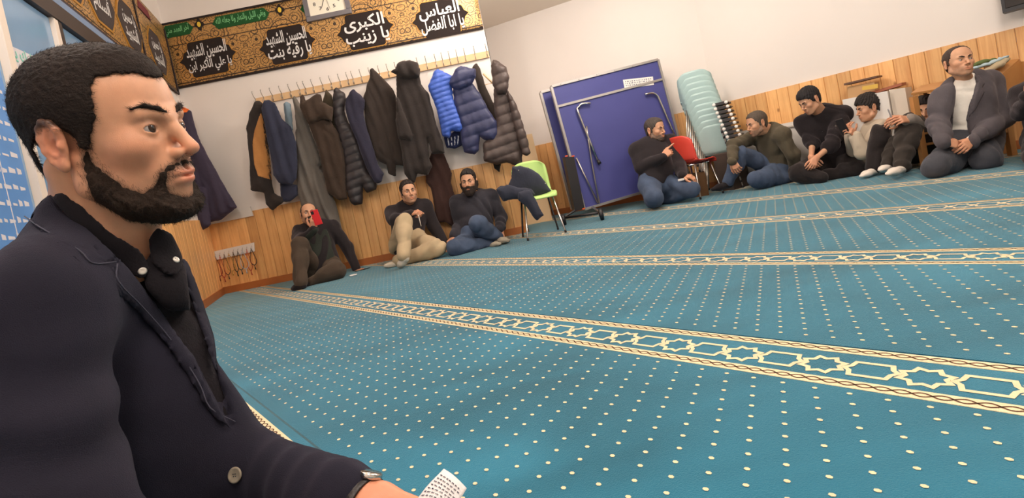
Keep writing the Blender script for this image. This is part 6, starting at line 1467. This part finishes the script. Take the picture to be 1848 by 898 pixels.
# eyes
for yy in (1, -1):
    ec = Wm(.0725, .031*yy, .0005); r_ = .0124; Rg = frame_from(unit(fwd_*.97-lft_*.10+upp_*.08)); V = []; C = []
    for i in range(31):
        t = math.pi*i/30*.62
        for j in range(32):
            a = 2*math.pi*j/32; V.append(ec+Rg@(r_*np.array([math.cos(t), math.sin(t)*math.cos(a), math.sin(t)*math.sin(a)]))); C.append((.008, .008, .008) if t < .22 else ((.05, .025, .015) if t < .53 else (.44, .37, .34)))
    mesh('eye', V, [(i*32+j, (i+1)*32+j, (i+1)*32+(j+1) % 32, i*32+(j+1) % 32) for i in range(30) for j in range(32)], eyem, mp, True, col=np.array(C))
# black shirt
shirtm = cloth('black_shirt_cotton', rgb(26, 22, 26), .08, .2, 300, sheen=.05); blazm = cloth('navy_blazer_wool', rgb(33, 31, 43), .12, .35, 900, sheen=.06, vscale=12)
lo, hi = jb(J, ['pelvis', 'neck', 'shL', 'shR'], .22); lo[2] = .15; sf = Fd(lo, hi, .0065); torso_prims(sf, J2, .88, -.002); 
sf.cone(Nk+A3(.02, 0, -.09), Nk+A3(.030, -.005, -.005), .076, .064, .04); sf.cone(Wm(-.03, 0, -.02)+A3(.02, 0, -.03), Wm(-.03, 0, -.02)+A3(.02, 0, .2), .12, .14, .004, 'cut')
sf.ell(J['pelvis']+A3(.10, -.04, .22), (.092, .11, .16), None, .06)
x_, y_, z_ = np.broadcast_arrays(*sf.xyz()); su, sv, sw = uvw(x_, y_, z_); sf.D = -smin(-sf.D, (poly_sdf(su, sv, [(316, 330), (327, 450), (348, 520), (377, 600), (384, 650), (420, 720), (440, 900), (1200, 900), (1200, 330)])*sw/F).astype(np.float32), .01)
finish(sf, 'shirt', shirtm, mp, 61, .005, 34)
cf = Fd(np.minimum(Nk, hc)-.17, np.maximum(Nk, hc)+.15, .0045)
cf.cone(Nk+A3(.01, 0, -.03), Wm(-.028, 0, -.06)+A3(0, 0, .02), .082, .068, .03); cf.cone(Nk+A3(.055, -.01, -.05), Wm(.005, 0, -.10), .052, .048, .03); cf.cone(Nk+A3(.04, 0, -.05), Nk+A3(.095, -.01, -.06), .065, .046, .03)
def cpatch(name, fld, poly_, m_, off, th, amp=0., parent=mp, inner=None, lab=None):
    o = patch(parent, fld, name, poly_, m_, off, th, inner=inner, relax=4)
    if o and lab: o['label'] = lab
    return o
cpatch('collar', cf, [(86, 352), (112, 345), (150, 372), (200, 418), (252, 448), (262, 462), (274, 482), (262, 506), (240, 500), (205, 470), (150, 425)], shirtm, .004, .007)
cpatch('collar', cf, [(266, 430), (284, 408), (310, 420), (330, 462), (330, 482), (318, 500), (296, 494), (272, 474)], shirtm, .007, .008)
cpatch('placket', cf, [(258, 480), (275, 450), (300, 440), (335, 480), (345, 560), (300, 560), (262, 520)], shirtm, .001, .016)
snap = mat('metal_snap', rgb(206, 198, 188), .3, metal=.35)
def on_field(fd, u, v, t0, t1, n=160):
    d = ray(u, v)
    for k in range(n):
        t = t0+(t1-t0)*k/n; p = (CAM+d*t)[None]
        if fd.val(p, ) [0] < 0 if (np.all(p[0] > fd.lo+fd.h) and np.all(p[0] < fd.lo+fd.h*(fd.n-2))) else False: return p[0], fd.normals(p)[0]
    return CAM+d*t1, -unit(d)
# blazer
lo, hi = jb(J, ['pelvis', 'neck', 'shL', 'shR', 'elL', 'elR', 'wrL', 'wrR'], .2); lo[2] = .05
jf_ = Fd(lo, hi, .0068)
torso_prims(jf_, J2, .88, .010); arm_prims(jf_, J, 1., 'R', .016, .95); arm_prims(jf_, J, 1., 'L', .016, .80)
jf_.cone(Nk+A3(-.015, 0, -.03), Nk+A3(.0, 0, .085), .094, .082, .03); jf_.cone(J['shR']+A3(0, 0, -.01), J['shR']*.5+Nk*.5, .070, .072, .04); jf_.cone(J['shL']+A3(0, 0, -.01), J['shL']*.5+Nk*.5, .066, .070, .04)
fwdt = A3(1, 0, 0); jf_.ell(J['pelvis']+A3(.10, -.04, .22), (.10, .12, .16), None, .06)
# cuff opens a little
dW = unit(J['elL']-J['wrL']); jf_.cone(J['wrL']+dW*.055, J['wrL']+dW*.11, .048, .047, .02)
x, y, z = jf_.xyz(); x, y, z = np.broadcast_arrays(x, y, z); ju, jv, jw = uvw(x, y, z)
OPEN = [(100, 335), (110, 372), (150, 415), (200, 458), (216, 462), (273, 533), (312, 587), (351, 640), (380, 700), (420, 775), (404, 715), (372, 620), (345, 540), (330, 480), (335, 440), (320, 380), (200, 300)]
UPP = [(-900, -300), (-900, 640), (-140, 560), (0, 468), (52, 398), (72, 366), (96, 342), (128, 352), (150, 300), (150, -300)]
ud = poly_sdf(ju, jv, UPP)*jw/F; jf_.D = -smin(-jf_.D, ud.astype(np.float32), .02)
RPP = [(318, 330), (331, 450), (352, 520), (382, 600), (389, 650), (438, 718), (470, 764), (520, 796), (600, 822), (642, 830), (668, 846), (1200, 846), (1200, 330)]
rd = poly_sdf(ju, jv, RPP)*jw/F; jf_.D = -smin(-jf_.D, -(-rd).astype(np.float32), .012)
od = poly_sdf(ju, jv, OPEN)*jw/F; jfull = Fd(jf_.lo, jf_.lo+.01, .0068); jfull.n = jf_.n; jfull.ax = jf_.ax; jfull.D = jf_.D.copy()

jf_.D = -smin(-jf_.D, od.astype(np.float32), .010)
neckcut = Fd(jf_.lo, jf_.lo+.01, .0068); jf_.cone(Nk+A3(.0, 0, -.03), Nk+A3(.022, 0, .13), .071, .070, .006, 'cut'); jf_.cone(Nk+A3(.10, 0, .02), hc+A3(.05, 0, 0), .07, .10, .006, 'cut'); jf_.ell(hc+A3(.04, 0, .025), (.2, .2, .105), None, .01, 'cut')
xx = x-J['shR'][0]
V, Q = jf_.nets(); n = jf_.normals(V)
# drag folds along the near sleeve and soft wrinkles elsewhere
f1 = folds(V, .0075, 13, 9); f2_ = folds(V, .0022, 46, 10)
elb = np.exp(-((np.linalg.norm(V-(J['elR']+A3(0.03, 0, .07)), axis=1))/.11)**2); elb2 = np.exp(-((np.linalg.norm(V-(J['wrL']+dW*.12), axis=1))/.09)**2)
slm = np.clip((J['shR'][1]+.10-V[:, 1])/.06, .15, 1)
V = V-n*(f1*slm+f2_*slm+(elb*.006*np.sin(V[:, 2]*95+V[:, 0]*40)+elb2*.004*np.sin((V@dW)*150)))[:, None]
bl_ = mesh('blazer', V, Q, blazm, mp)
cpatch('lapel', jfull, [(195, 480), (216, 462), (273, 533), (312, 587), (351, 640), (385, 708), (424, 780), (413, 776), (371, 742), (349, 700), (302, 626), (246, 564), (190, 516)], blazm, .0075, .009)
cpatch('collar', jfull, [(92, 345), (62, 372), (52, 398), (76, 424), (130, 464), (153, 486), (197, 481), (216, 464), (160, 412), (118, 374)], blazm, .0085, .010)
cpatch('lapel', jfull, [(326, 452), (340, 470), (366, 540), (388, 610), (396, 680), (404, 740), (421, 780), (402, 716), (370, 622), (343, 542), (328, 486)], blazm, .0075, .009)
# stitched ridges: front edge, sleeve seam
def ridge(name, pts, r_, m_, t0=.3, t1=1.3, sink=.0):
    P = []
    for (u, v) in pts:
        p, nn_ = on_field(jf_, u, v, t0, t1); P.append(p+nn_*(r_*.3-sink))
    mb = MB(); mb.tube(spline(P, 4), r_, 6); return mb.build(name, m_, mp, True)
stitch = cloth('stitched_edge', rgb(66, 64, 76), .2, .3, 900)
ridge('stitched_edge', [(196, 484), (196, 514), (244, 557), (302, 621), (351, 694), (371, 738), (413, 770)], .0009, stitch, sink=-.0105)
ridge('stitched_edge', [(54, 400), (78, 425), (131, 464), (153, 485), (194, 481)], .0009, stitch, sink=-.0105)
ridge('sleeve_seam', [(92, 480), (122, 505), (152, 545), (178, 600), (192, 655)], .0016, blazm, sink=.0004)
ridge('front_edge', [(422, 782), (438, 808), (450, 840), (457, 880), (459, 905)], .0022, blazm)
bp_, bn_ = on_field(jf_, 429, 855, .3, 1.2)
bp_ = bp_+bn_*.004
MB().lathe(bp_, bn_, [(.004, 0), (.0095, .0008), (.0105, .0022), (.0095, .0036), (.0075, .0034), (.0065, .0026), (.001, .0026)], 24).build('button', mat('horn_button', rgb(150, 138, 120), .3, .1, 200), mp, True)
for a in range(4):
    t = bp_+bn_*.0027+.0022*(np.cross(bn_, [0, 0, 1.])*math.cos(a*math.pi/2+.8)+np.array([0, 0, 1.])*math.sin(a*math.pi/2+.8)); MB().lathe(t, bn_, [(.0009, 0), (.0009, .0006)], 8).build('button_hole', blackp, mp)
for (u, v) in ((257, 491), (309, 476)):
    p, nn_ = on_field(cf, u, v, .3, 1.2); MB().lathe(p+nn_*.0095, nn_, [(.0045, 0), (.0056, .0012), (.0040, .0026), (.0018, .0018)], 16).build('snap_button', snap, mp, True)
for nm, m_ in (('trousers', cloth('dark_trousers', rgb(40, 38, 44), .1)),):
    lo, hi = jb(J, ['pelvis', 'hipL', 'hipR', 'knL', 'knR', 'anL', 'anR'], .16); lo[2] = -.01; tf_ = Fd(lo, hi, .014); torso_prims(tf_, J, 1., .004, t1=.2)
    for a in 'RL': leg_prims(tf_, J, 1., a, .012)
    finish(tf_, nm, m_, mp, 5, .006)
for a in 'RL':
    lo, hi = jb(J, ['an'+a, 'to'+a], .08); fd = Fd(lo, hi, .009); foot_prims(fd, J, 1., a, .004); finish(fd, 'sock', blacks, mp, 6, .001)
# lining seen in the cuff, watch, paper
wa = J['wrL']+dW*.016; Rw = frame_from(dW); mb = MB(); n_s = 40; V = []; Fc = []
for i in range(n_s):
    a = 2*math.pi*i/n_s
    for (rr, dd) in ((1.0, -.009), (1.09, -.008), (1.10, .008), (1.0, .009)): V.append(wa+Rw@np.array([dd, math.cos(a)*.0315*rr, math.sin(a)*.0290*rr]))
for i in range(n_s):
    for k in range(4): Fc.append((i*4+k, ((i+1) % n_s)*4+k, ((i+1) % n_s)*4+(k+1) % 4, i*4+(k+1) % 4))
wt = mesh('wrist_watch', V, Fc, mat('black_leather', rgb(34, 28, 28), .35, .1, 60, .2, 200)); setp(wt, 'watch with a black strap on the wrist of the man in the foreground', 'watch')
vd = unit(CAM-wa); vd = unit(vd-dW*(vd@dW)); sd_ = unit(np.cross(dW, vd)); q = unit(sd_*-.6+vd*.2+A3(.2, 0, .9)*1.); q = unit(q-dW*(q@dW))
q2 = unit(q*.2+A3(.9, 0, 0.35)); q2 = unit(q2-dW*(q2@dW))
MB().lathe(wa+q2*.030, q2, [(.012, 0), (.0155, .001), (.0155, .006), (.0135, .0075), (.001, .0075)], 24).build('watch_case', chrome, wt, True)
pc = [at(752, 902, .585), at(775, 868, .60), at(802, 842, .62), at(843, 880, .60), at(818, 905, .575), at(790, 925, .56)]
gridn = 12; V = []
c00, c10, c11, c01 = at(738, 925, .575), at(802, 930, .565), at(842, 879, .60), at(800, 842, .625)
c01b = at(775, 868, .61)
for j in range(gridn+1):
    for i in range(gridn+1):
        s_, t_ = i/gridn, j/gridn; p = (c00*(1-s_)+c10*s_)*(1-t_)+(c01*(1-s_)+c11*s_)*t_; nn_ = unit(np.cross(c10-c00, c01-c00)); V.append(p+nn_*(.006*math.sin(s_*math.pi)*1.0+.004*math.sin(t_*4+s_*2)))
V = np.array(V); Fc = [(j*(gridn+1)+i, j*(gridn+1)+i+1, (j+1)*(gridn+1)+i+1, (j+1)*(gridn+1)+i) for j in range(gridn) for i in range(gridn)]
pp = mesh('folded_paper', V, Fc, mat('note_paper', rgb(224, 218, 218), .8, .03, 30)); md = pp.modifiers.new('thick', 'SOLIDIFY'); md.thickness = .0012
setp(pp, 'folded white paper with handwriting held by the man in the foreground', 'paper')
inkb = mat('blue_black_ink', rgb(70, 66, 84), .7); rr = np.random.default_rng(4); nn_ = unit(np.cross(c10-c00, c01-c00)); nn_ = nn_ if nn_@(CAM-c00) > 0 else -nn_
def pp_at(s_, t_): 
    p = (c00*(1-s_)+c10*s_)*(1-t_)+(c01*(1-s_)+c11*s_)*t_; n2 = unit(np.cross(c10-c00, c01-c00)); return p+n2*(.006*math.sin(s_*math.pi)+.004*math.sin(t_*4+s_*2))+nn_*.0012
for j in range(7):
    t_ = .30+.09*j; s_ = .10
    while s_ < .86:
        w_ = rr.uniform(.05, .12); pts = [pp_at(s_+w_*k/6, t_+.018*math.sin(k*2.4+j+s_*40)) for k in range(6)]; mb = MB(); mb.tube(pts, .00045, 4); mb.build('ink_line', inkb, pp); s_ += w_+.035
